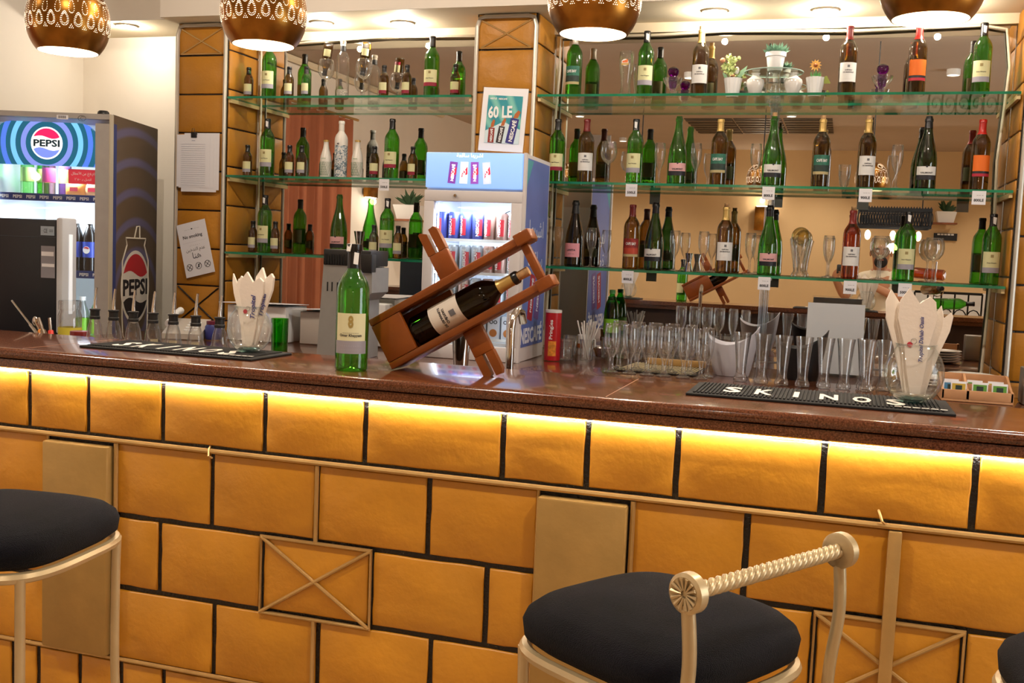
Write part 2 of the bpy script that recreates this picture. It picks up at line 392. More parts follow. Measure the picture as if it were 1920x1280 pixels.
# ---- tiles laid into walls
def outline(x0, x1, z0, z1, j, n=5):
    pts = []
    for a, c2 in (((x0, z0), (x1, z0)), ((x1, z0), (x1, z1)), ((x1, z1), (x0, z1)), ((x0, z1), (x0, z0))):
        for i in range(n):
            t = i / n; w2 = 0 if i == 0 else 1
            pts.append((a[0] + (c2[0] - a[0]) * t + w2 * random.uniform(-j, j), a[1] + (c2[1] - a[1]) * t + w2 * random.uniform(-j, j)))
    return pts
def tile(parent, x0, x1, z0, z1, o, ux, m, th=0.007, j=0.0012, gap=0.014):
    """one tile in the plane through o spanned by ux and z, proud of the joint by th"""
    g = gap / 2; pts = outline(x0 + g, x1 - g, z0 + g, z1 - g, j); k = len(pts)
    cx, cz = (x0 + x1) / 2, (z0 + z1) / 2
    o = Vector(o); ux = Vector(ux); nn = ux.cross(Vector((0, 0, 1)))       # outward normal
    ins = [(p[0] + (0.0035 if p[0] < cx else -0.0035), p[1] + (0.0035 if p[1] < cz else -0.0035)) for p in pts]
    V = lambda p, d: o + ux * p[0] + Vector((0, 0, p[1])) + nn * d
    b = B(); b.add([V(p, 0) for p in pts] + [V(p, th * .7) for p in pts] + [V(p, th) for p in ins],
          [(i, (i + 1) % k, k + (i + 1) % k, k + i) for i in range(k)] + [(k + i, k + (i + 1) % k, 2 * k + (i + 1) % k, 2 * k + i) for i in range(k)] + [tuple(range(2 * k, 3 * k))])
    return b.build('tile', m, parent, smooth=60)

# ---- bar front
BF = -2.78                                           # plane of the joints
bar = struct(B().box(-3.5, 1.5, BF, -2.72, 0, 1.066).build('wall_bar_front', M_JOINT, smooth=0))
def row(z0, z1, joints, skip=()):
    for a, c2 in zip(joints[:-1], joints[1:]):
        if any(s0 - 0.01 <= a and c2 <= s1 + 0.01 for s0, s1 in skip): continue
        if c2 < -2.5 or a > 0.75: continue
        tile(bar, a, c2, z0, z1, (0, BF, 0), (1, 0, 0), M_TILE)
PAN = [(-1.96, -1.757), (-0.615, -0.413), (0.73, 0.93)]
row(0.905, 1.066, [-2.60, -2.30, -2.026, -1.839, -1.612, -1.32, -1.051, -.708, -.512, -.314, -.013, .275, .56, .85])
row(0.705, 0.900, [-2.52, -2.23, -1.96, -1.757, -1.465, -1.173, -.883, -.615, -.413, -.159, .135, .43, .73, .93], PAN)
row(0.515, 0.705, [-2.66, -2.37, -2.08, -1.96, -1.757, -1.616, -1.32, -1.024, -.734, -.615, -.413, -.305, -.01, .278, .57, .73, .93], PAN)
row(0.322, 0.515, [-2.52, -2.23, -1.96, -1.757, -1.453, -1.161, -.866, -.615, -.413, -.159, .135, .43, .73, .93], PAN)
row(0.130, 0.322, [-2.6, -2.3, -2.08, -1.995, -1.86, -1.73, -1.60, -1.32, -1.024, -.734, -.45, -.305, -.01, .278, .57, .85])
row(0.0, 0.130, [-2.6, -2.3, -2.0, -1.7, -1.4, -1.1, -.8, -.5, -.2, .1, .4, .7, 1.0])
B().tube([(-3.5, BF - .012, 0.898), (1.5, BF - .012, 0.902)], 0.0065, 8).build('rail', M_GOLD, bar)
B().tube([(-3.5, BF - .010, 0.325), (1.5, BF - .010, 0.325)], 0.0055, 8).build('rail', M_GOLD, bar)
for x0, x1 in PAN:
    p = B().rbox(x0, x1, BF - .034, BF, 0.333, 0.884, 0.006).build('panel', M_PANEL, bar)
    B().tube([(x1 + .010, BF - .010, 0.33), (x1 + .010, BF - .010, 0.893)], 0.006, 8).build('beading', M_GOLD, p)
    B().tube([(x0 - .004, BF - .006, 0.33), (x0 - .004, BF - .006, 0.893)], 0.004, 8).build('beading', M_GOLD, p)
for x0, x1, wide in ((-1.32, -1.024, False), (-.01, .278, True)):
    z0, z1 = 0.512, 0.702; yb = BF - .009
    f = B().tube([(x0, yb, z0), (x1, yb, z0), (x1, yb, z1), (x0, yb, z1)], 0.0055, 8, closed=True).build('cross_frame', M_GOLD, bar)
    B().tube([(x0, yb - .002, z0), (x1, yb - .002, z1)], 0.0048, 8).build('cross_bar', M_GOLD, f)
    B().tube([(x0, yb - .002, z1), (x1, yb - .002, z0)], 0.0048, 8).build('cross_bar', M_GOLD, f)
    xm = (x0 + x1) / 2
    if wide: B().rbox(xm - .013, xm + .013, BF - .024, BF - .0, 0.33, 0.893, 0.002).build('upright_strip', M_GOLD, bar)
    else:
        B().tube([(xm, yb, z1), (xm, yb, 0.893)], 0.0055, 8).build('upright_bead', M_GOLD, bar)
        B().tube([(xm, yb, 0.33), (xm, yb, z0)], 0.0055, 8).build('upright_bead', M_GOLD, bar)
for px, py in ((393, 849), (1652, 970)):
    p = PY(px, py, BF - .015)
    B().tube([(p.x - .006, p.y + .012, p.z + .014), (p.x - .003, p.y, p.z + .008), (p.x + .002, p.y - .008, p.z - .006), (p.x + .008, p.y, p.z - .012)], 0.0028, 6).build('hook', M_GOLD, bar)

# ---- bar top with its bullnose edge, second slab and the light strip under it
BZ = 1.12
def extrude_x(poly, x0, x1, mi=0):
    b = B(); k = len(poly)
    b.add([(x0, y, z) for y, z in poly] + [(x1, y, z) for y, z in poly],
          [(i, (i + 1) % k, k + (i + 1) % k, k + i) for i in range(k)] + [tuple(range(k))[::-1], tuple(range(k, 2 * k))], mi)
    return b
nose = [(-2.80, 1.092)] + [(-2.822 + .012 * math.cos(a), 1.106 + .014 * math.sin(a)) for a in [-PI / 2 - PI * i / 8 for i in range(9)]]
top = extrude_x(nose + [(-2.44, 1.12), (-2.44, 1.092)], -3.5, 1.5).build('bar_counter', M_GRANITE)
extrude_x([(-2.818, 1.066), (-2.826, 1.070), (-2.826, 1.0905), (-2.45, 1.0905), (-2.45, 1.066)], -3.5, 1.5).build('lower_slab', M_GRANITE, top)
for xs in (-2.02, -0.47): B().box(xs - .0008, xs + .0008, -2.815, -2.44, 1.1198, 1.1203).build('slab_seam', mat('pale_seam', '#b58c74', 0.4), top)
tag(top, 'long polished red-brown granite bar top over the yellow tiles', 'bar top')
led = B().box(-3.5, 1.5, -2.803, -2.797, 1.061, 1.0658).build('light_strip', emitter('warm_led_glow', (1.0, 0.95, 0.82), 52))
tag(led, 'glowing warm light strip under the edge of the bar top', 'light strip')
# work side of the bar: panel and steel rail tray that carries the pour bottles
struct(B().box(-3.5, 1.5, -2.72, -2.50, 0, 1.066).build('wall_bar_rear', mat('dark_laminate', '#3a2416', 0.5, var=0.1), smooth=0))
rail = B().box(-2.5, -1.4, -2.438, -2.26, 0.868, 0.874).box(-2.5, -1.4, -2.264, -2.26, 0.874, 0.93).box(-2.5, -1.4, -2.498, -2.436, 0.84, 0.868).build('bottle_tray', M_STEEL, smooth=0)
tag(rail, 'steel bottle tray behind the bar under the pour bottles', 'tray')

# ---- back counter
CZ = 0.96
bc = B().rbox(-3.30, 1.5, -1.30, -0.316, 0.925, CZ, 0.008).build('back_counter', M_GRANITE)
for xa, xb in ((-3.056, -1.726), (-1.404, .640)): B().box(xa, xb, -.3155, -.008, .925, CZ).build('counter_inset', M_GRANITE, bc, smooth=0)
B().box(-3.28, 1.48, -1.24, -0.318, 0.0, 0.925).build('cabinet_body', mat('dark_laminate', '#3a2416', 0.5), bc, smooth=0)
tag(bc, 'brown granite back counter running under the mirrored shelves', 'counter')

# ---- pillars clad in mustard tiles
ZJ = [2.53, 2.365, 2.168, 1.972, 1.775, 1.574, 1.375, 1.183, 0.975, 0.78, 0.58, 0.38, 0.18, 0.0]
def pillar(name, x0, x1, zmin, left=True, right=True, pipes=True, cross_low=False):
    c2 = struct(B().box(x0 + .008, x1 - .008, -0.292, 0.0, 0, SOFFIT_Z).build(name, M_JOINT, smooth=0))
    for a, z in zip(ZJ[:-1], ZJ[1:]):
        if a < zmin: break
        tile(c2, x0 + .012, x1 - .012, z, a, (0, -0.292, 0), (1, 0, 0), M_TILE2, 0.008, 0.0008, 0.008)
        if right:
            tile(c2, 0.012, 0.292, z + .03, a + .03 if a < 2.5 else a, (x1 - .008, -0.292, 0), (0, 1, 0), M_TILE2, 0.008, 0.0008, 0.008)
        if left:
            tile(c2, 0.0, 0.28, z + .03, a + .03 if a < 2.5 else a, (x0 + .008, 0, 0), (0, -1, 0), M_TILE2, 0.008, 0.0008, 0.008)
    if pipes:
        pts = [(x0 + .012, -.304, 0.965), (x0 + .010, -.304, 2.47), (x0 + .022, -.304, 2.508), (x0 + .05, -.304, 2.516), (x1 - .05, -.304, 2.516), (x1 - .022, -.304, 2.508), (x1 - .010, -.304, 2.47), (x1 - .012, -.304, 0.965)]
        B().tube(pts, 0.0105, 8).build('edge_pipe', M_SILVERPIPE, c2)
    for z0, z1 in ((2.372, 2.50),) + (((0.985, 1.175),) if cross_low else ()):
        mm = M_GOLD if z0 > 2 else M_JOINT
        for s0, s1 in ((z0, z1), (z1, z0)):
            B().tube([(x0 + .03, -.303, s0), (x1 - .03, -.303, s1)], 0.004, 6).build('cross_bar', mm, c2)
        if z0 > 2: B().tube([(x0 + .03, -.303, z0), (x1 - .03, -.303, z0)], 0.004, 6).build('cross_bar', mm, c2)
    return c2
pillar('wall_pillar_notice', -3.365, -3.06, 0.9, left=False, cross_low=True)
pillar('wall_pillar_middle', -1.722, -1.412, 0.9)
pr = pillar('wall_pillar_far', 0.645, 1.35, 0.9, right=False, pipes=False)
B().tube([(0.668, -.312, 0.965), (0.664, -.312, 2.3), (0.662, -.312, 2.5)], 0.010, 8).build('edge_pipe', M_SILVERPIPE, pr)

# ---- glass shelves
SZ = [1.367, 1.759, 2.156]
SN = ['bottom', 'middle', 'top']
for bay, x0, x1 in (('narrow', -3.05, -1.728), ('wide', -1.402, 0.638)):
    for z, nme in zip(SZ, SN):
        s = B().box(x0, x1, -0.312, -0.008, z - 0.011, z, 0)
        s.m = [0, 0, 1, 1, 1, 1]
        o = s.build('glass_shelf', [G_PANE, M_EDGE], smooth=0)
        for xe in (x0, x1):
            sg = 1 if xe == x0 else -1
            B().box(min(xe, xe + sg * .014), max(xe, xe + sg * .014), -0.30, -0.012, z - .030, z - .0115).build('cleat', mat('cream_cleat', '#d9bd84', 0.5), o, smooth=0)
        tag(o, f'{nme} green-edged glass shelf of the {bay} bay in front of the mirror', 'shelf', 'glass bar shelves')
# clear post that carries the wide shelves
px = PY(1446, 300, -0.085).x
po = empty('shelf_post', (px, -0.085, CZ))
for z0, z1 in ((0, SZ[0] - CZ - .013), (SZ[0] - CZ + .001, SZ[1] - CZ - .013), (SZ[1] - CZ + .001, SZ[2] - CZ - .013)):
    B().lathe([(0.0001, z0), (0.016, z0), (0.016, z1), (0.0001, z1)], 16).lathe([(0.010, z0 + .001), (0.010, z1 - .001)], 12).build('tube', G_ACRYL, po)
    B().lathe([(0.026, z1 - .012), (0.026, z1 - .001), (0.016, z1 - .001), (0.016, z1 - .012)], 16).build('collar', G_ACRYL, po)
tag(po, 'clear acrylic post holding the wide glass shelves at mid-span', 'post')

# ---- cables draped round the bays
def cable(name, pts, r, label, m=None):
    tag(B().tube(pts, r, 6).build(name, m or M_WHITE), label, 'cable')
mcab = mat('cream_cable', '#d8cdb4', 0.5)
cable('cable', [(-3.035, -.02, 0.97), (-3.03, -.03, 1.6), (-3.025, -.03, 2.1), (-3.03, -.03, 2.46), (-2.7, -.04, 2.478), (-2.3, -.04, 2.492), (-1.74, -.04, 2.484)], 0.006, 'cream cable running up and along the narrow bay mirror', mcab)
cable('cable', [(-1.392, -.03, 0.97), (-1.385, -.03, 1.5), (-1.39, -.04, 2.0), (-1.378, -.035, 2.3), (-1.38, -.03, 2.47), (-0.9, -.04, 2.47), (-0.6, -.035, 2.482), (0, -.04, 2.468), (0.5, -.035, 2.48), (0.60, -.04, 2.46), (0.622, -.04, 2.3), (0.60, -.05, 1.9), (0.615, -.04, 1.4), (0.605, -.04, 0.97)], 0.007, 'cream cable looping round the wide bay mirror', mcab)

# ---- pierced brass pendant lamps
def lamp_meshes():
    R = 0.109; n = 22
    lat0 = -0.76                                     # opening below
    prof = []
    for i in range(n + 1):
        t = -math.asin(0.70) + (PI / 2 * 0.93 + math.asin(0.70)) * i / n
        prof.append((R * math.cos(t) ** 0.92 if math.cos(t) > 0 else 0.001, R * 1.06 * math.sin(t)))
    out = B().lathe(prof, 40).lathe([(prof[0][0] - .003, prof[0][1]), prof[0]], 40)
    inn = B().lathe([(r - .003, z) for r, z in prof], 40, flip=True)
    def on(lon, t): return (R * math.cos(t) ** 0.92, R * 1.06 * math.sin(t), lon)
    dots = []
    def D(lon, t): dots.append((lon, t))
    for k in range(20):                              # rows of dotted drops with triads between them
        c0 = 2 * PI * k / 20; c1 = c0 + PI / 20
        for sx, sy, m2 in ((0.118, 0.155, 22), (0.086, 0.115, 16)):
            for i in range(m2):
                a = 2 * PI * i / m2; s2 = 0.5 + 0.5 * math.sin(a); D(c0 + sx * math.cos(a) * (1 - 0.5 * s2), -0.09 + sy * math.sin(a))
        for i in range(18):
            a = 2 * PI * i / 18; s2 = 0.5 + 0.5 * math.sin(a); D(c1 + 0.085 * math.cos(a) * (1 - 0.6 * s2), 0.20 + 0.16 * math.sin(a))
        for i in range(3):
            for j in range(i + 1): D(c1 + (j - i / 2) * 0.045, -0.215 - i * 0.038)
        for j, i in ((0, 0), (-1, 1), (1, 1)): D(c0 + j * 0.022, 0.34 + i * 0.04)
    for k in range(150):
        a = 2 * PI * k / 150; D(a, 0.47 + 0.035 * math.sin(a * 10)); D(a + .02, 0.51 + 0.035 * math.sin(a * 10))
    for k in range(9):
        c0 = 2 * PI * k / 9
        for sx, sy, m2 in ((0.27, 0.17, 34), (0.22, 0.135, 28)):
            for i in range(m2):
                a = 2 * PI * i / m2; s2 = 0.5 + 0.5 * math.sin(a); D(c0 + sx * math.cos(a) * (1 - 0.4 * s2), 0.76 + sy * math.sin(a))
    d = B()
    for lon, t in dots:
        r, z, _ = on(lon, t); cr = Vector((r * math.cos(lon), r * math.sin(lon), z)); nn = Vector((math.cos(t) * math.cos(lon), math.cos(t) * math.sin(lon), math.sin(t)))
        e = Vector((-math.sin(lon), math.cos(lon), 0)); u2 = nn.cross(e); rr = 0.00098 * random.uniform(.8, 1.2)
        d.add([cr + nn * .0006 + (e * math.cos(2 * PI * i / 5) + u2 * math.sin(2 * PI * i / 5)) * rr for i in range(5)], [tuple(range(5))])
    bulb = B().sphere((0, 0, 0.03), 0.026, 10)
    cord = B().tube([(0, 0, R * 1.04), (0, 0, 1.2)], 0.004, 6)
    cap = B().lathe([(0.0001, R * 1.10), (0.022, R * 1.09), (0.026, R * 1.02), (0.03, R * .99)], 20)
    return out.mesh('shade', M_BRASS), inn.mesh('inner_lining', mat('white_enamel', '#f4ead8', 0.5)), d.mesh('pierced_holes', emitter('light_through_holes', (1.0, 0.86, 0.62), 4.0), 0), bulb.mesh('bulb', emitter('pendant_bulb', (1.0, 0.85, 0.6), 25)), cord.mesh('cord', M_BLACK), cap.mesh('cap', M_BRASS)
LM = lamp_meshes()
for i, (px, py, where) in enumerate(((128, 41, 'over the soft drinks fridge'), (495, 25, 'over the narrow bay of shelves'), (1115, -2, 'beside the yellow middle pillar'), (1750, -37, 'near the far pillar'))):
    p = PY(px, py, -2.6)
    o = put('pendant_lamp', LM[0], None, p, rz=0.31 + i * .9)
    put('inner_lining', LM[1], o); h = put('pierced_holes', LM[2], o); h['kind'] = 'stuff'
    put('bulb', LM[3], o)
    cme = B().tube([(0, 0, 0.113), (0, 0, CEIL_Z - p.z)], 0.004, 6).mesh('cord', M_BLACK); put('cord', cme, o); put('cap', LM[5], o)
    tag(o, f'pierced brass globe pendant lamp hanging {where}', 'pendant lamp', 'pendant lamps over the bar')
    lamp('pendant_light', 'POINT', (p.x, p.y, p.z - 0.025), 8.0, color=(1.0, 0.80, 0.54), size=0.025)

# ================================================================ bar stools
def seat_poly(h, n=48, e=3.8):
    out = []
    for i in range(n):
        a = 2 * PI * i / n; c2, s2 = math.cos(a), math.sin(a)
        out.append((h * math.copysign(abs(c2) ** (2 / e), c2), h * math.copysign(abs(s2) ** (2 / e), s2)))
    return out
def stool(cx, cy, rz, label, h=0.18, z=0.836, zr=.987):
    o = empty('bar_stool', (cx, cy, 0), rz)
    base = seat_poly(1.0); n = len(base)
    prof = [(0.90, -0.012), (0.985, 0.0), (1.0, 0.022), (0.97, 0.036), (0.88, 0.050), (0.70, 0.061), (0.45, 0.068), (0.2, 0.071), (0.001, 0.072)]
    b = B(); vs = [(x * h * s, y * h * s, z + dz) for s, dz in prof for x, y in base]
    b.add(vs, [(j * n + i, j * n + (i + 1) % n, (j + 1) * n + (i + 1) % n, (j + 1) * n + i) for j in range(len(prof) - 1) for i in range(n)] + [tuple(range(n))[::-1]])
    b.build('cushion', M_VELVET, o, smooth=80)
    ring = [(x * h * .97, y * h * .97, z - .022) for x, y in base]
    B().tube(ring, 0.0105, 8, closed=True).build('seat_ring', M_STOOL, o)
    k = h * .82
    for sx, sy in ((-1, 1), (-1, -1)):
        B().tube(smooth_path([(sx * k, sy * k, z - .022), (sx * k * .99, sy * k * .99, z - .12), (sx * k * 1.0, sy * k * 1.0, z - .35), (sx * k * 1.12, sy * k * 1.12, z - .60), (sx * k * 1.25, sy * k * 1.25, 0.005)]), 0.009, 10).build('leg', M_STOOL, o)
    B().tube([(x * h * 1.02, y * h * 1.02, 0.26) for x, y in seat_poly(1.0, 32, 4)], 0.008, 8, closed=True).build('foot_ring', M_STOOL, o)
    # low twisted back rail on two posts along the +x side
    xb = h + .012; yb = h * .98; zt = zr
    for s in (1, -1):
        B().tube(smooth_path([(xb * 1.18, s * yb * 1.15, .005), (xb * 1.06, s * yb * 1.04, z - .60), (xb * .98, s * yb * .97, z - .35), (xb * .985, s * yb * .96, z - .12), (xb * .99, s * yb * .97, z - .02), (xb + .006, s * yb * .99, z + .07), (xb, s * yb, zt - .005)]), 0.0095, 10).build('back_leg', M_STOOL, o)
        r = B()
        r.lathe([(0.0001, -.010), (0.022, -.010), (0.027, -.007), (0.027, .007), (0.022, .010), (0.012, .006), (0.0001, .007)], 28)
        for i in range(14):
            a = 2 * PI * i / 14
            r.tube([(0.005 * math.cos(a), .005 * math.sin(a), .009), (.021 * math.cos(a), .021 * math.sin(a), .010)], [0.0012, 0.0030], 5)
        r.xf(Matrix.Translation((xb, s * yb, zt + .01)) @ Matrix.Rotation(-s * PI / 2, 4, 'X'))
        r.build('rosette', M_STOOL, o, smooth=50)
    t = B(); L2 = 2 * yb - .016; N2 = 150; turns = 24
    for q in range(3):
        pts = []
        for i in range(N2 + 1):
            a = 2 * PI * turns * i / N2 / 3 + 2 * PI * q / 3
            pts.append((xb + .0060 * math.cos(a), -L2 / 2 + L2 * i / N2, zt + .01 + .0062 * math.sin(a)))
        t.tube(pts, 0.0058, 7)
    t.build('twisted_rail', M_STOOL, o, smooth=60)
    return tag(o, label, 'bar stool', 'gold framed bar stools')
stool(-0.233, -3.44, -0.55, 'navy velvet bar stool with twisted gold rail in front of the plain gold panel')
stool(-1.505, -3.42, PI + .1, 'navy velvet bar stool beside the chipped gold panel under the pour bottles')
stool(0.445, -3.42, 0.2, 'navy velvet bar stool cut off at the picture corner under the tea box', )

# ================================================================ bottles and glasses on the shelves
def capf(prof, frac): return prof
SHAPES = {
 'bordeaux': [(0.0001, .008), (0.020, .004), (0.034, 0), (0.0372, .004), (0.0375, .010), (0.0375, .188), (0.0368, .200), (0.0335, .214), (0.0265, .227), (0.0195, .237), (0.0155, .246), (0.0140, .256), (0.0136, .284), (0.0150, .285), (0.0150, .296), (0.0130, .299)],
 'champagne': [(0.0001, .012), (0.022, .006), (0.040, 0), (0.0432, .005), (0.0436, .012), (0.0436, .110), (0.0425, .135), (0.0385, .163), (0.0315, .192), (0.0245, .218), (0.0190, .243), (0.0160, .266), (0.0146, .288), (0.0165, .289), (0.0168, .300), (0.0140, .305), (0.0125, .312)],
 'mini': [(0.0001, .004), (0.018, 0), (0.0238, .003), (0.0242, .008), (0.0242, .098), (0.0232, .107), (0.0195, .117), (0.0145, .126), (0.0112, .133), (0.0106, .150), (0.0118, .151), (0.0118, .160), (0.0105, .164)],
 'slim': [(0.0001, .006), (0.026, 0), (0.0318, .004), (0.0322, .012), (0.0330, .19), (0.0320, .203), (0.0265, .218), (0.0180, .229), (0.0135, .238), (0.0130, .272), (0.0148, .273), (0.0148, .285), (0.0125, .288)],
 'beer': [(0.0001, .006), (0.024, 0), (0.0288, .004), (0.0292, .012), (0.0292, .095), (0.0270, .112), (0.0205, .135), (0.0155, .152), (0.0130, .170), (0.0125, .184), (0.0140, .185), (0.0140, .192), (0.0001, .194)],
 'pour': [(0.0001, .008), (0.026, 0), (0.0335, .005), (0.0342, .015), (0.0342, .208), (0.0335, .218), (0.0305, .227), (0.0268, .234), (0.0240, .242), (0.0226, .254), (0.0205, .270), (0.0165, .283), (0.0140, .290), (0.0142, .300)],
}
def radius_at(shape, z):
    p = SHAPES[shape]
    for (r0, z0), (r1, z1) in zip(p[3:-1], p[4:]):
        if z0 <= z <= z1: return r0 + (r1 - r0) * (z - z0) / max(z1 - z0, 1e-6)
    return p[-1][0]
def band(shape, z0, z1, half, a=-PI / 2, off=0.0007, n=14):
    zs = [z0 + (z1 - z0) * i / 3 for i in range(4)]
    return B().lathe([(radius_at(shape, z) + off, z) for z in zs], n, 0, a0=a - half, a1=a + half)
def sleeve(shape, z0, z1, off=0.0009, top=True, n=18):
    zs = [z0] + [z for r, z in SHAPES[shape] if z0 < z < z1] + [z1]
    pr = [(radius_at(shape, z) + off, z) for z in zs]
    if top: pr += [(0.0001, z1 + .001)]
    return B().lathe(pr, n)

BK = {}
def bottle_kind(key, shape, gl, parts):
    BK[key] = (B().lathe(SHAPES[shape], 22).mesh('wine_bottle', gl, 60), [(n, b.mesh(n, m, 50) if isinstance(b, B) else b, sub) for n, b, m, sub in parts], shape)
def wine_parts(shape, label, z0, z1, half, lower=None, lz=None, texts=(), emblem=None, cap=None, capz=None, cork=False, back=None, tagw=False, seal=False, extra=()):
    P = []
    P.append(('front_label', band(shape, z0, z1, half), label, ()))
    if lower: P.append(('label_band', band(shape, lz[0], lz[1], half, off=.0010), lower, ()))
    r = radius_at(shape, (z0 + z1) / 2) + .0016
    for body, z, wd, hh, m in texts:
        P.append(('lettering', B().wraptext(body, r, z, wd, hh), m, ()))
    if emblem:
        z, s, m = emblem; e = B()
        e.lathe([(r, z - s / 2), (r, z + s / 2)], 4, a0=-PI / 2 - s / 2 / r, a1=-PI / 2 + s / 2 / r)
        P.append(('crest', e, m, ()))
    if seal:
        e = B(); zz = z1; rr = radius_at(shape, zz) + .0018
        e.prism(circle(.0045, 12), (0, -rr, zz), (1, 0, 0), (0, 0, 1), .001); P.append(('seal', e, M_BANDBLK, ()))
    if back: P.append(('back_label', band(shape, back[0], back[1], 0.75, a=PI / 2), M_CREAM, ()))
    top = SHAPES[shape][-1][1]
    if cap: P.append(('capsule', sleeve(shape, capz, top, top=not cork), cap, ()))
    if cork: P.append(('cork', B().lathe([(0.0105, top - .01), (0.0115, top + .016), (0.0001, top + .016)], 14), M_CORK, ()))
    if tagw:
        e = B(); e.quad((-.004, -.0165, top - .012), (.010, -.0165, top - .016), (.008, -.0175, top - .045), (-.003, -.0170, top - .040)); e.quad((-.003, -.0170, top - .0399), (.008, -.0175, top - .0449), (.010, -.0169, top - .016), (-.004, -.0169, top - .012))
        P.append(('neck_tag', e, M_WHITE, ()))
    for x in extra: P.append(x)
    return P
KH = (('Omar Khayyam', .093, .040, None, M_INK), ('· · · · · · · · · ·', .082, .030, .0008, M_INK))
emb = (.122, .012, mat('sepia_crest', '#9a8a5a', 0.7))
bottle_kind('A', 'bordeaux', G_GREEN, wine_parts('bordeaux', M_CREAM, .074, .140, 1.02, M_BANDGREY, (.052, .074), KH, emb, M_FOILBLK, .248, back=(.060, .13), tagw=True))
bottle_kind('B', 'bordeaux', G_GREEN, wine_parts('bordeaux', M_CREAM, .074, .135, 1.02, M_BANDRED, (.056, .074), KH, emb, M_FOILBLK, .248, back=(.060, .13)))
CH = (('CHÂTEAU', .108, .030, None, M_INK), ('DE GRANVILLE', .098, .046, None, M_INK), ('· · · · · · · ·', .070, .030, .0008, M_INK))
cem = (.124, .010, mat('grey_crest', '#6d6d72', 0.7))
def CHL(glassm, cap, cork, key): bottle_kind(key, 'bordeaux', glassm, wine_parts('bordeaux', M_LABELW, .058, .140, 1.08, None, None, CH, cem, cap, .240, cork=cork, back=(.06, .12)))
CHL(G_BROWN, M_FOILGOLD, True, 'C'); CHL(G_BROWN, M_FOILRED, False, 'Cr'); CHL(G_AMBER, mat('rose_foil', '#8a2a22', 0.35), True, 'R')
def VAL(key, gl, lab, cork, capm): bottle_kind(key, 'champagne', gl, wine_parts('champagne', lab, .062, .098, 1.02, M_BANDBLK, (.042, .062), (('VALMONT', .071, .052, .008, M_INK),), None, capm, .262 if capm else None, cork=cork, seal=True, back=(.05, .085)))
VAL('Vp', G_MIDGREEN, M_PINK, False, None); VAL('Vw', G_MIDGREEN, M_LABELW, True, None); VAL('Vd', G_DARKGREEN, M_LABELW, False, M_FOILBLK); VAL('Vpd', G_MIDGREEN, M_PINK, False, M_FOILBLK)
M_TEAL = mat('teal_label_print', '#2c6b57', 0.6, var=0.35, scale=60); M_DKTEAL = mat('dusk_label_print', '#22342e', 0.6, var=0.3, scale=60)
def CAPE(key, gl, l1, l2, cap, cork): bottle_kind(key, 'bordeaux', gl, wine_parts('bordeaux', l1, .070, .142, 1.05, mat('sand_band', '#b9a878', .6), (.058, .070), (('CAPE BAY', .118, .050, .013, M_LABELW),), None, cap, .244, cork=cork, back=(.06, .12), extra=(('label_landscape', band('bordeaux', .071, .098, 1.04, off=.0011), l2, ()),)))
CAPE('Eg', G_GREEN, M_TEAL, M_DKTEAL, M_SILVERPIPE, False); CAPE('Eb', G_BROWN, M_TEAL, M_DKTEAL, M_FOILGOLD, False); CAPE('Ebc', G_BROWN, M_TEAL, M_DKTEAL, M_FOILGOLD, True)
CAPE('Er', G_BROWN, mat('brick_label_print', '#8e2a22', .6, var=.4, scale=70), mat('rust_label_print', '#b8442c', .6), M_FOILRED, False)
bottle_kind('O', 'bordeaux', G_BROWN, wine_parts('bordeaux', M_ORANGE, .082, .148, 1.05, mat('crimson_stripe', '#b32238', .6), (.060, .072), (), None, M_FOILBRED, .236, back=(.07, .13), extra=(('label_band', band('bordeaux', .072, .081, 1.05, off=.0009), M_BANDBLK, ()),)))
bottle_kind('L', 'champagne', G_BLACKBROWN, wine_parts('champagne', mat('rose_label_paper', '#e39aa6', .7), .045, .110, .95, None, None, (('LAVITA', .078, .042, .009, M_INK), ('— — —', .060, .03, .0012, M_INK)), None, M_BLACK, .25, back=(.05, .09)))
def MINI(key, gl, band_m): bottle_kind(key, 'mini', gl, wine_parts('mini', M_CREAM, .040, .078, 1.0, band_m, (.024, .040), (), None, M_FOILBLK, .128, back=(.035, .07)))
MINI('m', G_BROWN, M_BANDGREY); MINI('mr', G_BROWN, M_BANDRED); MINI('mg', G_MIDGREEN, M_BANDGREY)
# painted white bottles
def splash():
    m = bpy.data.materials.new('white_paint_with_grey_splashes'); m.use_nodes = True; t = m.node_tree; N = t.nodes; L = t.links; p = N['Principled BSDF']
    tc = N.new('ShaderNodeTexCoord'); n = N.new('ShaderNodeTexNoise'); n.inputs['Scale'].default_value = 55; n.inputs['Detail'].default_value = 8; n.inputs['Distortion'].default_value = 2.0
    L.new(tc.outputs['Object'], n.inputs['Vector']); r = N.new('ShaderNodeValToRGB'); e = r.color_ramp.elements
    e[0].position = .40; e[0].color = (*H('#4a5560'), 1); e[1].position = .56; e[1].color = (*H('#e6e2dc'), 1); x = e.new(.47); x.color = (*H('#8fa9b8'), 1)
    sep = N.new('ShaderNodeSeparateXYZ'); L.new(tc.outputs['Object'], sep.inputs[0]); cmp_ = N.new('ShaderNodeMath'); cmp_.operation = 'GREATER_THAN'; cmp_.inputs[1].default_value = .165
    L.new(sep.outputs[2], cmp_.inputs[0]); mx = N.new('ShaderNodeMix'); mx.data_type = 'RGBA'; mx.inputs[7].default_value = (*H('#ebe6de'), 1)
    L.new(n.outputs[0], r.inputs[0]); L.new(cmp_.outputs[0], mx.inputs[0]); L.new(r.outputs[0], mx.inputs[6]); L.new(mx.outputs[2], p.inputs['Base Color']); p.inputs['Roughness'].default_value = .3
    return m
M_SPLASH = splash(); M_WHITEGL = mat('white_painted_glass', '#e9e4da', .3)
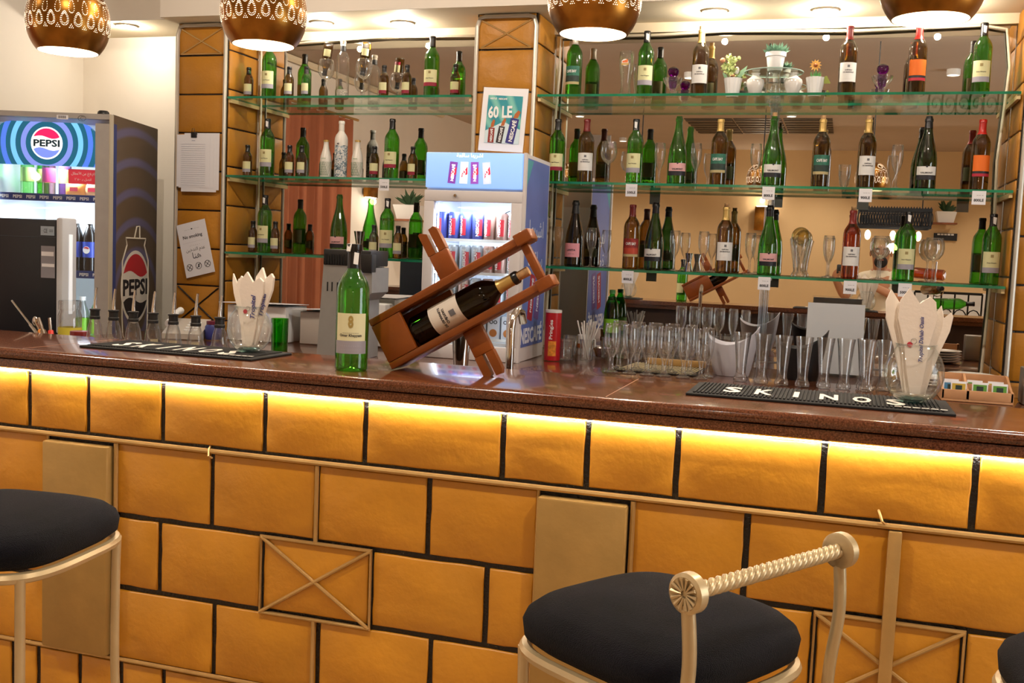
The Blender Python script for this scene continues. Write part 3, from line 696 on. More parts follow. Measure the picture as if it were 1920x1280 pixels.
bottle_kind('W', 'slim', M_SPLASH, [('capsule', sleeve('slim', .24, .287), M_WHITEGL, ()), ('lettering', B().wraptext('40', .0345, .172, .012, .009), M_INK, ())])
lat = B()
for s in (1, -1):
    for q in range(7):
        a = -PI / 2 - .75 + q * .25
        pts = [(.0297 * math.cos(a + s * t * .1), .0297 * math.sin(a + s * t * .1), .012 + .010 * t) for t in range(8)]
        lat.tube(pts, .0008, 4)
bottle_kind('w', 'beer', M_WHITEGL, [('lattice_print', lat, mat('green_lattice_print', '#3f6b45', .6), ()), ('lettering', B().wraptext('— — —', .0298, .098, .022, .002), M_LEAF, ()), ('crown_cap', sleeve('beer', .183, .194), M_FOILGOLD, ())])
bottle_kind('K', 'slim', G_CLEAR, [('screw_cap', sleeve('slim', .262, .287), M_SILVERPIPE, ()), ('capsule', sleeve('slim', .238, .262, top=False), M_BLACK, ()), ('cork_fill', B().lathe([(0.0001, .004), (.029, .004), (.030, .040), (.024, .046), (0.012, .043), (.0001, .049)], 18), mat('white_crumbs', '#d8cdbd', .9, var=.5, scale=160, bump=1.0, bscale=120), ())])

def place_bottle(key, loc, rz, label, cat='bottle', group=None, name='wine_bottle', tilt=None):
    me, parts, sh = BK[key]
    o = put(name, me, None, loc, rz)
    for n, m2, sub in parts: put(n, m2, o)
    if tilt: o.rotation_euler = tilt
    return tag(o, label, cat, group)

# glassware, each a thin blown shell
GW = {}
def shell(key, prof, name, m=None, n=24): GW[key] = (B().lathe(prof, n).mesh(name, m or G_CLEAR, 70), name)
shell('flute', [(.0001, .001), (.030, .001), (.031, .003), (.010, .007), (.0055, .014), (.0050, .055), (.0065, .068), (.013, .080), (.0215, .105), (.0250, .135), (.0245, .160), (.0222, .186), (.0212, .1865), (.0205, .183)], 'champagne_flute')
shell('wine', [(.0001, .001), (.033, .001), (.034, .003), (.010, .007), (.0045, .014), (.0040, .080), (.007, .090), (.022, .100), (.034, .118), (.0385, .140), (.0370, .163), (.0320, .190), (.0312, .1905), (.0305, .187)], 'wine_glass')
shell('balloon', [(.0001, .001), (.034, .001), (.035, .003), (.010, .007), (.0045, .014), (.0040, .085), (.007, .094), (.024, .102), (.038, .122), (.0425, .146), (.0405, .170), (.034, .192), (.033, .1925), (.0325, .189)], 'wine_glass')
shell('goblet', [(.0001, .001), (.029, .001), (.030, .004), (.014, .010), (.0095, .018), (.0090, .055), (.014, .070), (.024, .085), (.0310, .115), (.0325, .145), (.0305, .178), (.0285, .196), (.0275, .1965), (.0270, .192)], 'goblet')
shell('flute2', [(.0001, .001), (.028, .001), (.029, .004), (.013, .010), (.0085, .018), (.0085, .050), (.012, .066), (.020, .085), (.0255, .120), (.0262, .150), (.0240, .182), (.0225, .196), (.0215, .1965), (.0210, .192)], 'champagne_flute')
shell('pilsner', [(.0001, .004), (.022, .001), (.0265, .003), (.0268, .014), (.0235, .022), (.0190, .034), (.0200, .060), (.0240, .105), (.0295, .160), (.0335, .190), (.0325, .1905), (.0318, .187), (.0275, .158), (.0220, .105), (.0175, .060), (.0165, .034), (.0001, .026)], 'beer_glass', n=20)
shell('weizen', [(.0001, .004), (.026, .001), (.030, .003), (.030, .012), (.0265, .022), (.0225, .045), (.0225, .070), (.0280, .110), (.0340, .150), (.0350, .180), (.0325, .212), (.0315, .2125), (.0310, .208)], 'beer_glass')
shell('sherry', [(.0001, .001), (.026, .001), (.027, .004), (.011, .010), (.0085, .018), (.012, .030), (.021, .042), (.0250, .065), (.0255, .092), (.0270, .106), (.0262, .1065)], 'sherry_glass')
shell('coupe', [(.0001, .002), (.030, .001), (.031, .006), (.016, .014), (.013, .026), (.015, .036), (.027, .050), (.040, .066), (.045, .085), (.044, .0855), (.0385, .068)], 'dessert_glass')
shell('tumbler', [(.0001, .006), (.026, .001), (.028, .004), (.0325, .095), (.0315, .0955), (.0270, .010)], 'tumbler', n=18)
shell('jar', [(.0001, .004), (.030, .001), (.034, .006), (.034, .085), (.030, .098), (.030, .108), (.029, .1085)], 'glass_jar')
def place_glass(key, loc, label, group=None, cat='glass'):
    me, nm = GW[key]; return tag(put(nm, me, None, loc, random.uniform(0, 6)), label, cat, group)

LOOK = {'A': 'green wine bottle with cream and grey label', 'B': 'green wine bottle with cream and crimson label', 'C': 'brown bottle with white crest label and gold foil',
        'Cr': 'brown bottle with white crest label and dark red foil', 'R': 'amber rosé bottle with white crest label', 'Vp': 'green sparkling wine bottle with pink label', 'Vw': 'green sparkling wine bottle with white label and cork',
        'Vd': 'dark green sparkling wine bottle with white label', 'Vpd': 'green sparkling wine bottle with pink label', 'Eg': 'green bottle with teal landscape label', 'Eb': 'brown bottle with teal landscape label',
        'Ebc': 'corked brown bottle with teal landscape label', 'Er': 'brown bottle with red landscape label', 'O': 'brown bottle with orange label and red foil', 'L': 'near-black bottle with square pink label',
        'm': 'miniature brown wine bottle, grey label band', 'mr': 'miniature brown wine bottle, crimson label band', 'mg': 'miniature green wine bottle', 'W': 'tall white painted bottle with grey splashes', 'w': 'small white bottle with green lattice print',
        'K': 'clear bottle holding a little white filling', 'flute': 'champagne flute', 'wine': 'stemmed wine glass', 'balloon': 'round balloon wine glass', 'weizen': 'tall curved beer glass', 'sherry': 'small stemmed sherry glass'}
SHELF = {  # bay, shelf: (kind, pixel x)
 ('narrow', 2): [('m', 467), ('A', 505), ('m', 543), ('mg', 575), ('K', 643), ('mr', 721), ('mr', 764), ('B', 810), ('mr', 855)],
 ('narrow', 1): [('m', 464), ('A', 501), ('m', 543), ('m', 566), ('w', 611), ('W', 639), ('w', 670), ('mr', 702), ('B', 734), ('mr', 774)],
 ('narrow', 0): [('m', 474), ('A', 496), ('m', 516), ('Vp', 635), ('m', 701), ('A', 725), ('m', 746)],
 ('wide', 2): [('Eg', 1077), ('weizen', 1175), ('A', 1211), ('C', 1313), ('Cr', 1590), ('O', 1720), ('A', 1841)],
 ('wide', 1): [('B', 1044), ('Cr', 1098), ('wine', 1141), ('A', 1190), ('flute', 1237), ('Vp', 1270), ('flute', 1305), ('Eb', 1348), ('flute', 1417), ('Vw', 1448), ('Ebc', 1539), ('sherry', 1585), ('C', 1625), ('flute', 1682), ('Vd', 1737), ('O', 1838)],
 ('wide', 0): [('flute', 1046), ('L', 1077), ('flute', 1109), ('Er', 1184), ('Vd', 1227), ('flute', 1266), ('flute', 1320), ('C', 1359), ('flute', 1408), ('Vpd', 1441), ('flute', 1555), ('R', 1597), ('balloon', 1654), ('A', 1701), ('balloon', 1753), ('A', 1860)],
}
ORD = ['first', 'second', 'third', 'fourth', 'fifth', 'sixth', 'seventh', 'eighth']
for (bay, si), items in SHELF.items():
    ref = 'notice pillar' if bay == 'narrow' else 'middle pillar'
    for key, px in items:
        same = [q for k2, q in items if LOOK[k2] == LOOK[key]]
        sy = {2: 120, 1: 300, 0: 450}[si]
        dy = -0.19 if key in BK else -0.17
        if key in ('wine', 'flute', 'balloon') and si == 1: dy = -0.23
        p = PY(px, sy, dy)
        where = f', {SN[si]} {bay}-bay shelf'
        if len(same) > 1: where += f', {ORD[sorted(same).index(px)]} from {ref.split()[0]} pillar'
        loc = (p.x, p.y, SZ[si] + .0008)
        if key in BK: place_bottle(key, loc, random.uniform(-.18, .18) + .05, LOOK[key] + where, group=f'bottles on the {SN[si]} shelf of the {bay} bay')
        else: place_glass(key, loc, LOOK[key] + where, f'glasses on the {SN[si]} shelf of the {bay} bay')
# printed badge on the tall beer glass
wz = [o for o in C.objects if o.get('label', '').startswith('tall curved beer glass')][0]; wz.rotation_euler = (0, 0, 0)
B().prism(circle(.016, 20), (0, -.0365, .158), (1, 0, 0), (0, 0, 1), .001).build('badge', M_WHITE, wz)
for q in (-1, 0, 1): B().prism([(-.004, 0), (.004, 0), (.004, .010 + .003 * q), (0, .013 + .003 * q), (-.004, .010 + .003 * q)], (q * .0085, -.0371, .157), (1, 0, 0), (0, 0, 1), .0004).build('badge_print', M_ORANGE, wz)
B().box(-.0165, .0165, -.0372, -.0366, .146, .155).build('badge_band', M_FOILGOLD, wz, smooth=0)

# wine glasses holding an upturned miniature bottle
for q, (px, key, l) in enumerate(((612, 'm', 'nearer the notice pillar'), (683, 'mr', 'nearer the middle pillar'))):
    p = PY(px, 120, -.21); loc = Vector((p.x, p.y, SZ[2] + .0008))
    place_glass('balloon', loc, f'balloon wine glass with upturned miniature bottle in it, {l}', 'glasses on the top shelf of the narrow bay')
    o = place_bottle(key, loc + Vector((.012, 0, .275)), 0, f'miniature bottle standing upside down in the balloon glass {l}', group='upturned miniature bottles', tilt=(PI, .12, .4))
# steel jiggers
def jigger(px, py, z, y, label, h=.085, r=.020):
    p = PY(px, py, y)
    o = B().lathe([(r * 1.05, 0), (r * .55, h * .5), (r * .55, h * .52), (r * .9, h), (r * .85, h), (r * .45, h * .55), (.0001, h * .55)], 20).build('jigger', M_CHROME, loc=(p.x, p.y, z + .001))
    tag(o, label, 'jigger')
jigger(1292, 480, SZ[0], -.15, 'steel jigger among flutes on the bottom shelf of wide bay')
jigger(674, 440, SZ[0], -.16, 'tall steel jigger on the bottom shelf of narrow bay', .13, .032)

# dessert glasses with purple ball stoppers
for px, l in ((1262, 'beside the gold-foiled bottle'), (1654, 'beside the orange-label bottle')):
    p = PY(px, 150, -.19); loc = (p.x, p.y, SZ[2] + .0008)
    place_glass('coupe', loc, f'clear dessert glass {l} on the top shelf', 'dessert glasses on the top shelf')
    s = B().lathe([(.0001, .0), (.014, .002), (.019, .02), (.0205, .05), (.016, .056), (.023, .064), (.0255, .076), (.023, .088), (.012, .096), (.0001, .098)], 20).build('glass_stopper', G_PURPLE, loc=(p.x, p.y, SZ[2] + .040))
    tag(s, f'purple glass stopper set in the dessert glass {l}', 'stopper', 'purple glass stoppers')

# trophy-shaped glass
p = PY(1500, 470, -.18); o = empty('trophy_glass', (p.x, p.y, SZ[0] + .0008))
B().lathe([(.0001, .001), (.033, .001), (.034, .006), (.030, .016), (.024, .024), (.026, .060), (.034, .110), (.044, .165), (.041, .176)], 24).build('body', G_CLEAR, o)
for i in range(7):
    a = 2 * PI * i / 7
    B().tube([((.023 + .0005) * math.cos(a), .0235 * math.sin(a), .022), (.027 * math.cos(a + .2), .027 * math.sin(a + .2), .06), (.036 * math.cos(a + .5), .036 * math.sin(a + .5), .115), (.0455 * math.cos(a + .8), .0455 * math.sin(a + .8), .168)], [.003, .003, .004, .004], 6).build('rib', G_CLEAR, o)
B().sphere((0, 0, .180), .040, 12).build('globe', glass('gold_tint_glass', (.85, .80, .55), (.42, .36, .16), gain=1.6), o)
tag(o, 'trophy-shaped glass with a globe top on the bottom shelf', 'glass')

# potted flowers, vases and glass disc
def leaf(b, base, tip, wdt, mi=0):
    base = Vector(base); tip = Vector(tip); d = tip - base; s = d.cross(Vector((.3, 1, .2))).normalized() * wdt; m2 = base + d * .5 + Vector((0, 0, wdt * .4))
    b.add([base, m2 + s, tip, m2 - s], [(0, 1, 2, 3)], mi)
def ribbed_pot(px, w2=.040, h=.082):
    p = PY(px, 160, -.19); b = B(); n = 48; prof = [(.66, 0), (.98, 1.0), (.92, 1.0), (.86, .9), (.001, .88)]
    vs = [];
    for r, z in prof:
        for i in range(n):
            a = 2 * PI * i / n; rr = w2 * r * (1 + (.05 * math.cos(a * 14) if r > .6 else 0)); vs.append((rr * math.cos(a), rr * math.sin(a), h * z))
    b.add(vs, [(j * n + i, j * n + (i + 1) % n, (j + 1) * n + (i + 1) % n, (j + 1) * n + i) for j in range(len(prof) - 1) for i in range(n)])
    o = empty('potted_flower', (p.x, p.y, SZ[2] + .0008)); b.build('pot', M_WHITE, o, smooth=60); return o
o = ribbed_pot(1374)
b = B()
for k in range(46):
    c2 = Vector((random.gauss(-.018, .018), random.gauss(0, .016), .085 + abs(random.gauss(.05, .03)))); 
    for q in range(4):
        d = Vector((random.uniform(-1, 1), random.uniform(-1, 1), random.uniform(-.2, 1))).normalized() * .016; leaf(b, c2, c2 + d, .006)
b.build('blossom', M_LEAFPALE, o)['kind'] = 'stuff'
b = B(); leaf(b, (.02, -.01, .07), (.062, -.02, .135), .012); leaf(b, (.01, 0, .07), (.04, .02, .11), .010); leaf(b, (-.02, 0, .07), (-.05, .0, .11), .009); b.build('leaf', mat('mint_leaf', '#8fb892', .6), o)
B().sphere((.016, -.012, .115), .013, 8, sq=(.8, .8, 1.3)).build('bud', M_WHITE, o)
B().tube([(-.012, -.015, .07), (-.03, -.02, .14), (-.046, -.022, .155)], .0015, 5).build('stem', M_LEAF, o); B().sphere((-.048, -.024, .158), .012, 8).build('bud', mat('blush_bud', '#c98f6a', .6), o)
tag(o, 'white ribbed pot of pale green artificial blossom on the top shelf', 'potted flower')
o = ribbed_pot(1528)
b = B()
for k in range(60):
    a = random.uniform(0, 2 * PI); r = random.uniform(.005, .03); leaf(b, (r * .5 * math.cos(a), r * .5 * math.sin(a), .07), (r * math.cos(a), r * math.sin(a), .085 + random.uniform(.0, .03)), .002)
b.build('grass_tuft', M_LEAF, o)['kind'] = 'stuff'
B().tube([(0, 0, .07), (.002, -.004, .105), (-.002, -.01, .128)], .0018, 5).build('stem', M_LEAF, o)
b = B()
for k in range(11):
    a = 2 * PI * k / 11; leaf(b, (-.002, -.012, .132), (-.002 + .027 * math.cos(a), -.016, .132 + .027 * math.sin(a)), .0055)
b.build('petals', mat('peach_petal', '#e9b35c', .6), o)
B().sphere((-.002, -.017, .132), .008, 8).build('flower_centre', mat('rust_centre', '#8a4a1c', .7), o)
b = B(); leaf(b, (.018, 0, .075), (.066, -.01, .055), .018); b.build('leaf', mat('lime_leaf', '#9aa64e', .6), o)
tag(o, 'white ribbed pot with one orange artificial daisy on the top shelf', 'potted flower')
for px, l in ((1416, 'nearer the pale blossom pot'), (1487, 'nearer the daisy pot')):
    p = PY(px, 160, -.20)
    v = B().lathe([(.0001, .0), (.020, 0), (.024, .004), (.037, .045), (.040, .060), (.037, .073), (.022, .084), (.0165, .089), (.0165, .096), (.021, .1005), (.020, .101), (.014, .096)], 28).build('ceramic_vase', mat('white_glaze', '#e8e4de', .15, coat=.5), loc=(p.x, p.y, SZ[2] + .0008))
    tag(v, f'small white ceramic vase under the glass disc, {l}', 'vase', 'white vases under the glass disc')
p = PY(1451, 140, -.20)
d = B().lathe([(.0001, 0), (.126, 0), (.128, .002), (.128, .005), (.0001, .006)], 40); d.m = [1 if 40 <= i < 120 else 0 for i in range(len(d.f))]
d = d.build('glass_disc', [G_PANE, mat('frosted_edge', '#a9c4b6', .3)], loc=(p.x, p.y, SZ[2] + .1025)); tag(d, 'round glass disc resting on two white vases', 'glass disc')
place_glass('jar', (p.x - .005, p.y + .04, SZ[2] + .0008), 'clear glass jar between the two white vases', None, 'jar')
o = empty('potted_plant', (p.x + .004, p.y - .01, SZ[2] + .109))
B().lathe([(.0001, 0), (.030, 0), (.0315, .002), (.0395, .062), (.0440, .062), (.0450, .080), (.0410, .080), (.038, .07), (.0001, .068)], 30).build('pot', M_WHITE, o)
b = B()
for k in range(170):
    a = random.uniform(0, 2 * PI); e = random.uniform(.1, 1.2); L2 = random.uniform(.03, .055); s0 = random.uniform(0, .03)
    leaf(b, (s0 * math.cos(a), s0 * math.sin(a), .07), (s0 * math.cos(a) + L2 * math.cos(a) * math.sin(e), s0 * math.sin(a) + L2 * math.sin(a) * math.sin(e), .072 + L2 * math.cos(e)), .004)
b.build('foliage', mat('grey_green_leaf', '#7ba58c', .6, var=.3, scale=80), o)['kind'] = 'stuff'
tag(o, 'white pot with bushy grey-green plant on the glass disc', 'potted plant')

# price tags hung on the shelf edges
def price(px, py, si, txt, where):
    p = PY(px, py, -.316); o = empty('price_tag', (p.x, -.3135, SZ[si] - .012))
    B().box(-.0265, .0265, -.0012, 0, -.050, .006).build('card', M_PAPER, o, smooth=0)
    B().text(txt, (0, -.0016, -.032), (1, 0, 0), (0, 0, 1), height=.012).text('— —  —', (.004, -.0016, -.012), (1, 0, 0), (0, 0, 1), width=.026, height=.0010).build('lettering', M_INK, o, smooth=0)
    tag(o, f'white price tag reading {txt} {where}', 'price tag', 'price tags on the shelf edges')
price(720, 340, 1, '500LE', 'on the middle shelf edge of narrow bay'); price(711, 495, 0, '500LE', 'on the bottom shelf edge of narrow bay')
price(1184, 351, 1, '500LE', 'on the middle shelf edge of wide bay'); price(1441, 357, 1, '800LE', 'on the middle shelf edge at the clear post')
price(1623, 361, 1, '900LE', 'on the middle shelf edge of wide bay'); price(1836, 364, 1, '800LE', 'under the orange-label bottle on the middle shelf')
price(1177, 513, 0, '800LE', 'under the red landscape label, bottom shelf'); price(1433, 526, 0, '800LE', 'on the bottom shelf edge at the clear post')
price(1594, 534, 0, '900LE', 'under the amber rosé bottle'); price(1697, 538, 0, '500LE', 'on the bottom shelf edge of wide bay')

# ================================================================ on the bar top
# ---- ribbed bar mats
def bar_mat(x0, x1, y0, y1, label, small_x):
    o = B().rbox(x0, x1, y0, y1, BZ + .0003, BZ + .006, .002).build('bar_mat', mat('black_rubber', '#08080a', .75))
    b = B(); n = int((x1 - x0 - .03) / .0085)
    for i in range(n):
        xx = x0 + .015 + i * .0085
        b.box(xx, xx + .0045, y0 + .014, y1 - .014, BZ + .006, BZ + .009)
    r = b.build('ribs', mat('black_rubber_rib', '#0c0b0d', .75), o, smooth=0); r['kind'] = 'stuff'
    b = B(); letters = 'SKINOS'; wd = (x1 - x0)
    for i, ch in enumerate(letters):
        b.text(ch, (x0 + wd * (.17 + .125 * i), (y0 + y1) / 2 - .02, BZ + .0098), (1, 0, 0), (0, 1, 0), height=.10, width=.012 if ch == 'I' else .040)
    b.text('— — — — — —', (x0 + wd * small_x, y0 + .026, BZ + .0098), (1, 0, 0), (0, 1, 0), width=.105, height=.009)
    b.build('lettering', mat('white_rubber', '#e6e0d6', .6), o, smooth=0)
    tag(o, label, 'bar mat', 'lettered bar mats')
bar_mat(-1.936, -1.410, -2.705, -2.50, 'black ribbed bar mat with white lettering before the pour bottles', .88)
bar_mat(-.318, .242, -2.685, -2.455, 'black ribbed bar mat with white lettering before the beer glasses', .88)

# ---- globe vases with folded napkins
def napkin(name, vase, spec):
    pass
def globe_vase(cx, cy, label, k, nap, nap_label):
    z0 = BZ + .0095
    prof = [(.0001, .004), (.020, .001), (.026, .003), (.040, .010), (.053, .028), (.0595, .052), (.0590, .074), (.052, .094), (.043, .107), (.038, .114), (.039, .118), (.042, .121), (.0405, .1215), (.0365, .117), (.0365, .113)]
    v = B().lathe([(r * k, z * k) for r, z in prof], 36).lathe([(.0001, .012 * k), (.034 * k, .013 * k), (.038 * k, .015 * k)], 24).build('globe_vase', G_VASE, loc=(cx, cy, z0))
    B().lathe([(.0001, .0055), (.020 * k, .004), (.030 * k, .008), (.018 * k, .012), (.0001, .012)], 24).build('thick_base', glass('teal_glass_base', (.42, .68, .66), (.10, .24, .24)), v)
    tag(v, label, 'vase', 'globe vases on the bar')
    nap_mat = mat('napkin_paper', '#f0e6da', .9, bump=.05, bscale=120)
    for i, (bx, by, tx, ty, hh, wd, al, txt) in enumerate(nap):
        o = empty('folded_napkin', (cx, cy, z0)); o['group'] = 'folded napkins'
        base = Vector((bx, by, .018)); tip = Vector((tx, ty, hh)); d = (tip - base); s = Vector((math.cos(al), math.sin(al), 0)); nn = s.cross(d).normalized() * .004
        b = B()
        L2 = [(0, .010), (.25, .5 * wd), (.45, .62 * wd), (.72, wd), (.88, wd * .92)]
        lf = [base + d * t - s * q for t, q in L2]; rt = [base + d * t + s * q for t, q in L2]
        peak1 = tip - s * wd * .45; peak2 = base + d * .93 + s * wd * .62; notch = base + d * .86 + s * .1 * wd
        front = lf + [peak1, notch, peak2] + rt[::-1]
        m2 = len(front)
        b.add([p2 - nn for p2 in front] + [p2 + nn for p2 in front], [tuple(range(m2)), tuple(range(2 * m2 - 1, m2 - 1, -1))] + [(j, j + m2, (j + 1) % m2 + m2, (j + 1) % m2) for j in range(m2)])
        b.build('folded_paper', nap_mat, o, smooth=30)
        # second fold lying on the first
        b = B(); f2 = [lf[1] - nn * 2.2, lf[2] - nn * 2.6, lf[3] - nn * 2.6, base + d * .96 - s * wd * .55 - nn * 2.8, base + d * .70 - nn * 2.4, base + d * .25 - nn * 2.0]
        b.add(f2 + [q + nn * .5 for q in f2], [tuple(range(6)), tuple(range(11, 5, -1))] + [(j, j + 6, (j + 1) % 6 + 6, (j + 1) % 6) for j in range(6)]); b.build('fold', nap_mat, o, smooth=30)
        if txt:
            c2 = base + d * .52 - nn * 1.5; up = d.normalized()
            fwd = Vector((0, -1, 0)); c3 = c2 + fwd * .012
            b = B(); b.text(txt, c3 + s * .010, up, -s, width=.062 if len(txt) < 16 else .100, slant=.25); b.build('lettering', M_BLUEINK, o, smooth=0)
            b = B(); b.prism(circle(.006, 12), c3 - up * .012 - s * .014, s, up, .0006); b.build('red_crest', M_REDINK, o); B().tube([c3 - s * .006 + s * .006 * math.cos(q * PI / 8) + up * (.006 * math.sin(q * PI / 8) - .004) for q in range(16)], .0004, 4, closed=True).build('ring_print', M_INK, o)
        tag(o, f'{nap_label[i]} {label.split(",")[0].split("with")[0].strip()}', 'napkin', 'folded napkins in vases')
globe_vase(-1.497, -2.575, 'clear globe vase beside the pour bottles', 1.0,
    [(-.012, .004, -.052, .01, .205, .012, .2, ''), (.0, .010, -.020, .012, .200, .030, .1, ''), (.004, -.006, .012, -.008, .212, .036, 0, 'Tropitel'), (.012, .002, .048, .002, .225, .030, -.1, 'Tropitel')],
    ['thin leaning napkin in the', 'rear folded napkin in the', 'wide printed napkin in the', 'tallest printed napkin in the'])
globe_vase(.163, -2.555, 'clear globe vase beside the tea box', 1.06,
    [(-.010, .010, -.046, .012, .245, .030, .15, ''), (-.006, .004, -.012, .006, .240, .034, .1, ''), (.004, -.004, -.004, -.006, .250, .040, 0, 'Tropitel Dahab Oasis'), (.016, .004, .056, .006, .215, .022, -.2, '')],
    ['outer pleated napkin in the', 'second pleated napkin in the', 'wide printed napkin in the', 'leaning rolled napkin in the'])

# ---- the tall green bottle in front
SHAPES['front'] = [(r * 1.06, z * 1.0) for r, z in SHAPES['bordeaux']]
fp = PZ(646, 696, BZ)
fb = put('wine_bottle', B().lathe(SHAPES['front'], 40).mesh('wine_bottle', G_GREEN, 60), None, (fp.x, fp.y + .035, BZ + .0004), .36)
band('front', .074, .140, .98, n=24).build('front_label', mat('pale_cream_label', '#dedab0', .7), fb)
band('front', .043, .074, 1.05, off=.0010, n=24).build('label_band', M_BANDGREY, fb)
r = radius_at('front', .1) + .0016
B().wraptext('Omar Khayyam', r, .0865, .056).wraptext('— — — — — — — —', r, .0925, .040, .0007).build('lettering', M_INK, fb)
B().wraptext('· · · · · · · · · ·', r + .0004, .062, .050, .0010).wraptext('· · · · · · · · · · · ·', r + .0004, .053, .056, .0010).build('lettering', mat('silver_print', '#c9c6cc', .5), fb)
cr = B().wraptext('8', r, .120, .013, .030)
cr.build('crest', mat('gold_crest', '#b09a58', .5, metal=.4), fb)
sleeve('front', .247, .300, n=24).build('capsule', M_FOILBLK, fb)
B().lathe([(.0185, .289), (.0195, .292), (.019, .305), (.0001, .306)], 20).build('cap', M_FOILBLK, fb)
e = B(); e.quad((.002, -.0175, .286), (.013, -.0150, .284), (.011, -.0165, .256), (.000, -.0190, .258)); e.quad((-.016, -.010, .306), (-.004, -.020, .307), (-.008, -.0205, .287), (-.018, -.011, .288))
e.build('neck_tag', M_WHITE, fb)
band('front', .06, .13, .75, a=PI / 2).build('back_label', M_CREAM, fb)
tag(fb, 'tall green wine bottle with cream label standing alone on the bar', 'bottle')

# ---- tilted wooden bottle rack
RA = math.radians(30.2)
A_ = Vector((math.cos(RA), 0, math.sin(RA))); P_ = Vector((-math.sin(RA), 0, math.cos(RA))); Yv = Vector((0, 1, 0))
O_ = Vector((-1.043, -2.662, BZ + .0015))                      # lower corner of the box, on the bar
rk = empty('bottle_rack', O_)
W_, L_, D_ = .136, .455, .095
def rbar(name, a0, a1, p0, p1, y0, y1, parent=rk, m=None):     # box along the rack axis
    b = B().rbox(a0, a1, y0, y1, p0, p1, .003)
    b.xf(Matrix(((A_.x, 0, P_.x, 0), (0, 1, 0, 0), (A_.z, 0, P_.z, 0), (0, 0, 0, 1))))
    return b.build(name, m or M_WOOD, parent)
rbar('lower_rail', .0, L_ - .01, 0, .018, 0, D_)
rbar('upper_rail', .0, L_ + .0, W_ - .018, W_, 0, D_)
rbar('end_panel', .0, .085, .0182, W_ - .0182, .0, .014)
rbar('bottom_board', .0, .014, .0182, W_ - .0182, .015, D_ - .001)
rbar('back_panel', .0, .20, .0182, W_ - .0182, D_ - .012, D_)
rbar('lower_rail_end', L_ - .03, L_ + .012, -.006, .022, -.006, D_ * .5)
rbar('upper_rail_end', L_ - .028, L_ + .014, W_ - .022, W_ + .006, -.006, D_ * .5)
rbar('handle_bar', L_ - .026, L_ - .006, .0225, W_ - .0225, .012, .034)
def leg_slat(a0, p0, p1, y0, tip_up):
    b = B(); hw = .026; th = .020
    n1 = .062; s0 = .0045
    for sg in (-1, 1):                                           # two prongs beside the slot
        lo, hi = (s0, hw) if sg > 0 else (-hw, -s0)
        if tip_up: pl = [(lo, p1 - n1), (hi, p1 - n1), (hi, p1 - .010), ((lo + hi) / 2 + sg * .004, p1), (lo, p1 - .002)]
        else: pl = [(lo, p0 + n1), (lo, p0 + .002), ((lo + hi) / 2 + sg * .004, p0), (hi, p0 + .010), (hi, p0 + n1)]
        b.prism(pl if sg > 0 else pl[::-1], (0, y0, 0), (1, 0, 0), (0, 0, 1), th)
    q0, q1 = (p0, p1 - n1) if tip_up else (p0 + n1, p1)
    b.rbox(-hw, hw, y0, y0 + th, q0, q1, .003)
    b.xf(Matrix.Translation(A_ * a0) @ Matrix(((A_.x, 0, P_.x, 0), (0, 1, 0, 0), (A_.z, 0, P_.z, 0), (0, 0, 0, 1))))
    return b.build('leg_slat', M_WOOD, rk)
leg_slat(.223, W_ + .0005, W_ + .135, .055, True)
lowp = -(O_.z + A_.z * .223 - BZ - .004) / P_.z
leg_slat(.223, lowp - .004, -.0005, .03, False)
tag(rk, 'chestnut wooden bottle rack tilted on crossed legs on the bar', 'bottle rack')
# bottle lying in it
cb = O_ + A_ * .085 + P_ * (.0182 + .040) + Yv * .046
mr2 = Matrix(((P_.x, 0, A_.x), (0, 1, 0), (P_.z, 0, A_.z)))     # bottle z -> rack axis
k = 1.0
lb = put('wine_bottle', B().lathe([(r * 1.03, z) for r, z in SHAPES['bordeaux']], 36).mesh('wine_bottle', glass('olive_black_glass', (.10, .085, .02), (.012, .010, .002)), 60))
lb.matrix_world = Matrix.Translation(cb) @ mr2.to_4x4() @ Matrix.Rotation(-.12, 4, 'Z')
SHAPES['rack'] = [(r * 1.03, z) for r, z in SHAPES['bordeaux']]
band('rack', .060, .142, 1.2, n=24).build('front_label', mat('warm_white_label', '#e2d8cc', .7), lb)
r = radius_at('rack', .1) + .0016
B().wraptext('CHÂTEAU', r, .101, .040).wraptext('DE GRANVILLE', r, .090, .056).wraptext('· · · · · · · · · · · ·', r, .066, .05, .0008).build('lettering', M_INK, lb)
B().lathe([(r, .113), (r, .128)], 6, a0=-PI / 2 - .19, a1=-PI / 2 + .19).build('crest', mat('grey_crest', '#6d6d72', .7), lb)
sleeve('rack', .243, .284, top=False, n=24).build('capsule', M_FOILGOLD, lb)
sleeve('rack', .2845, .299, top=False, n=24).build('neck_ring', M_FOILBLK, lb)
B().lathe([(.0110, .290), (.0118, .326), (.0110, .328), (.0001, .328)], 18).build('cork', M_CORK, lb)
tag(lb, 'dark wine bottle with white crest label lying in the wooden rack', 'bottle')

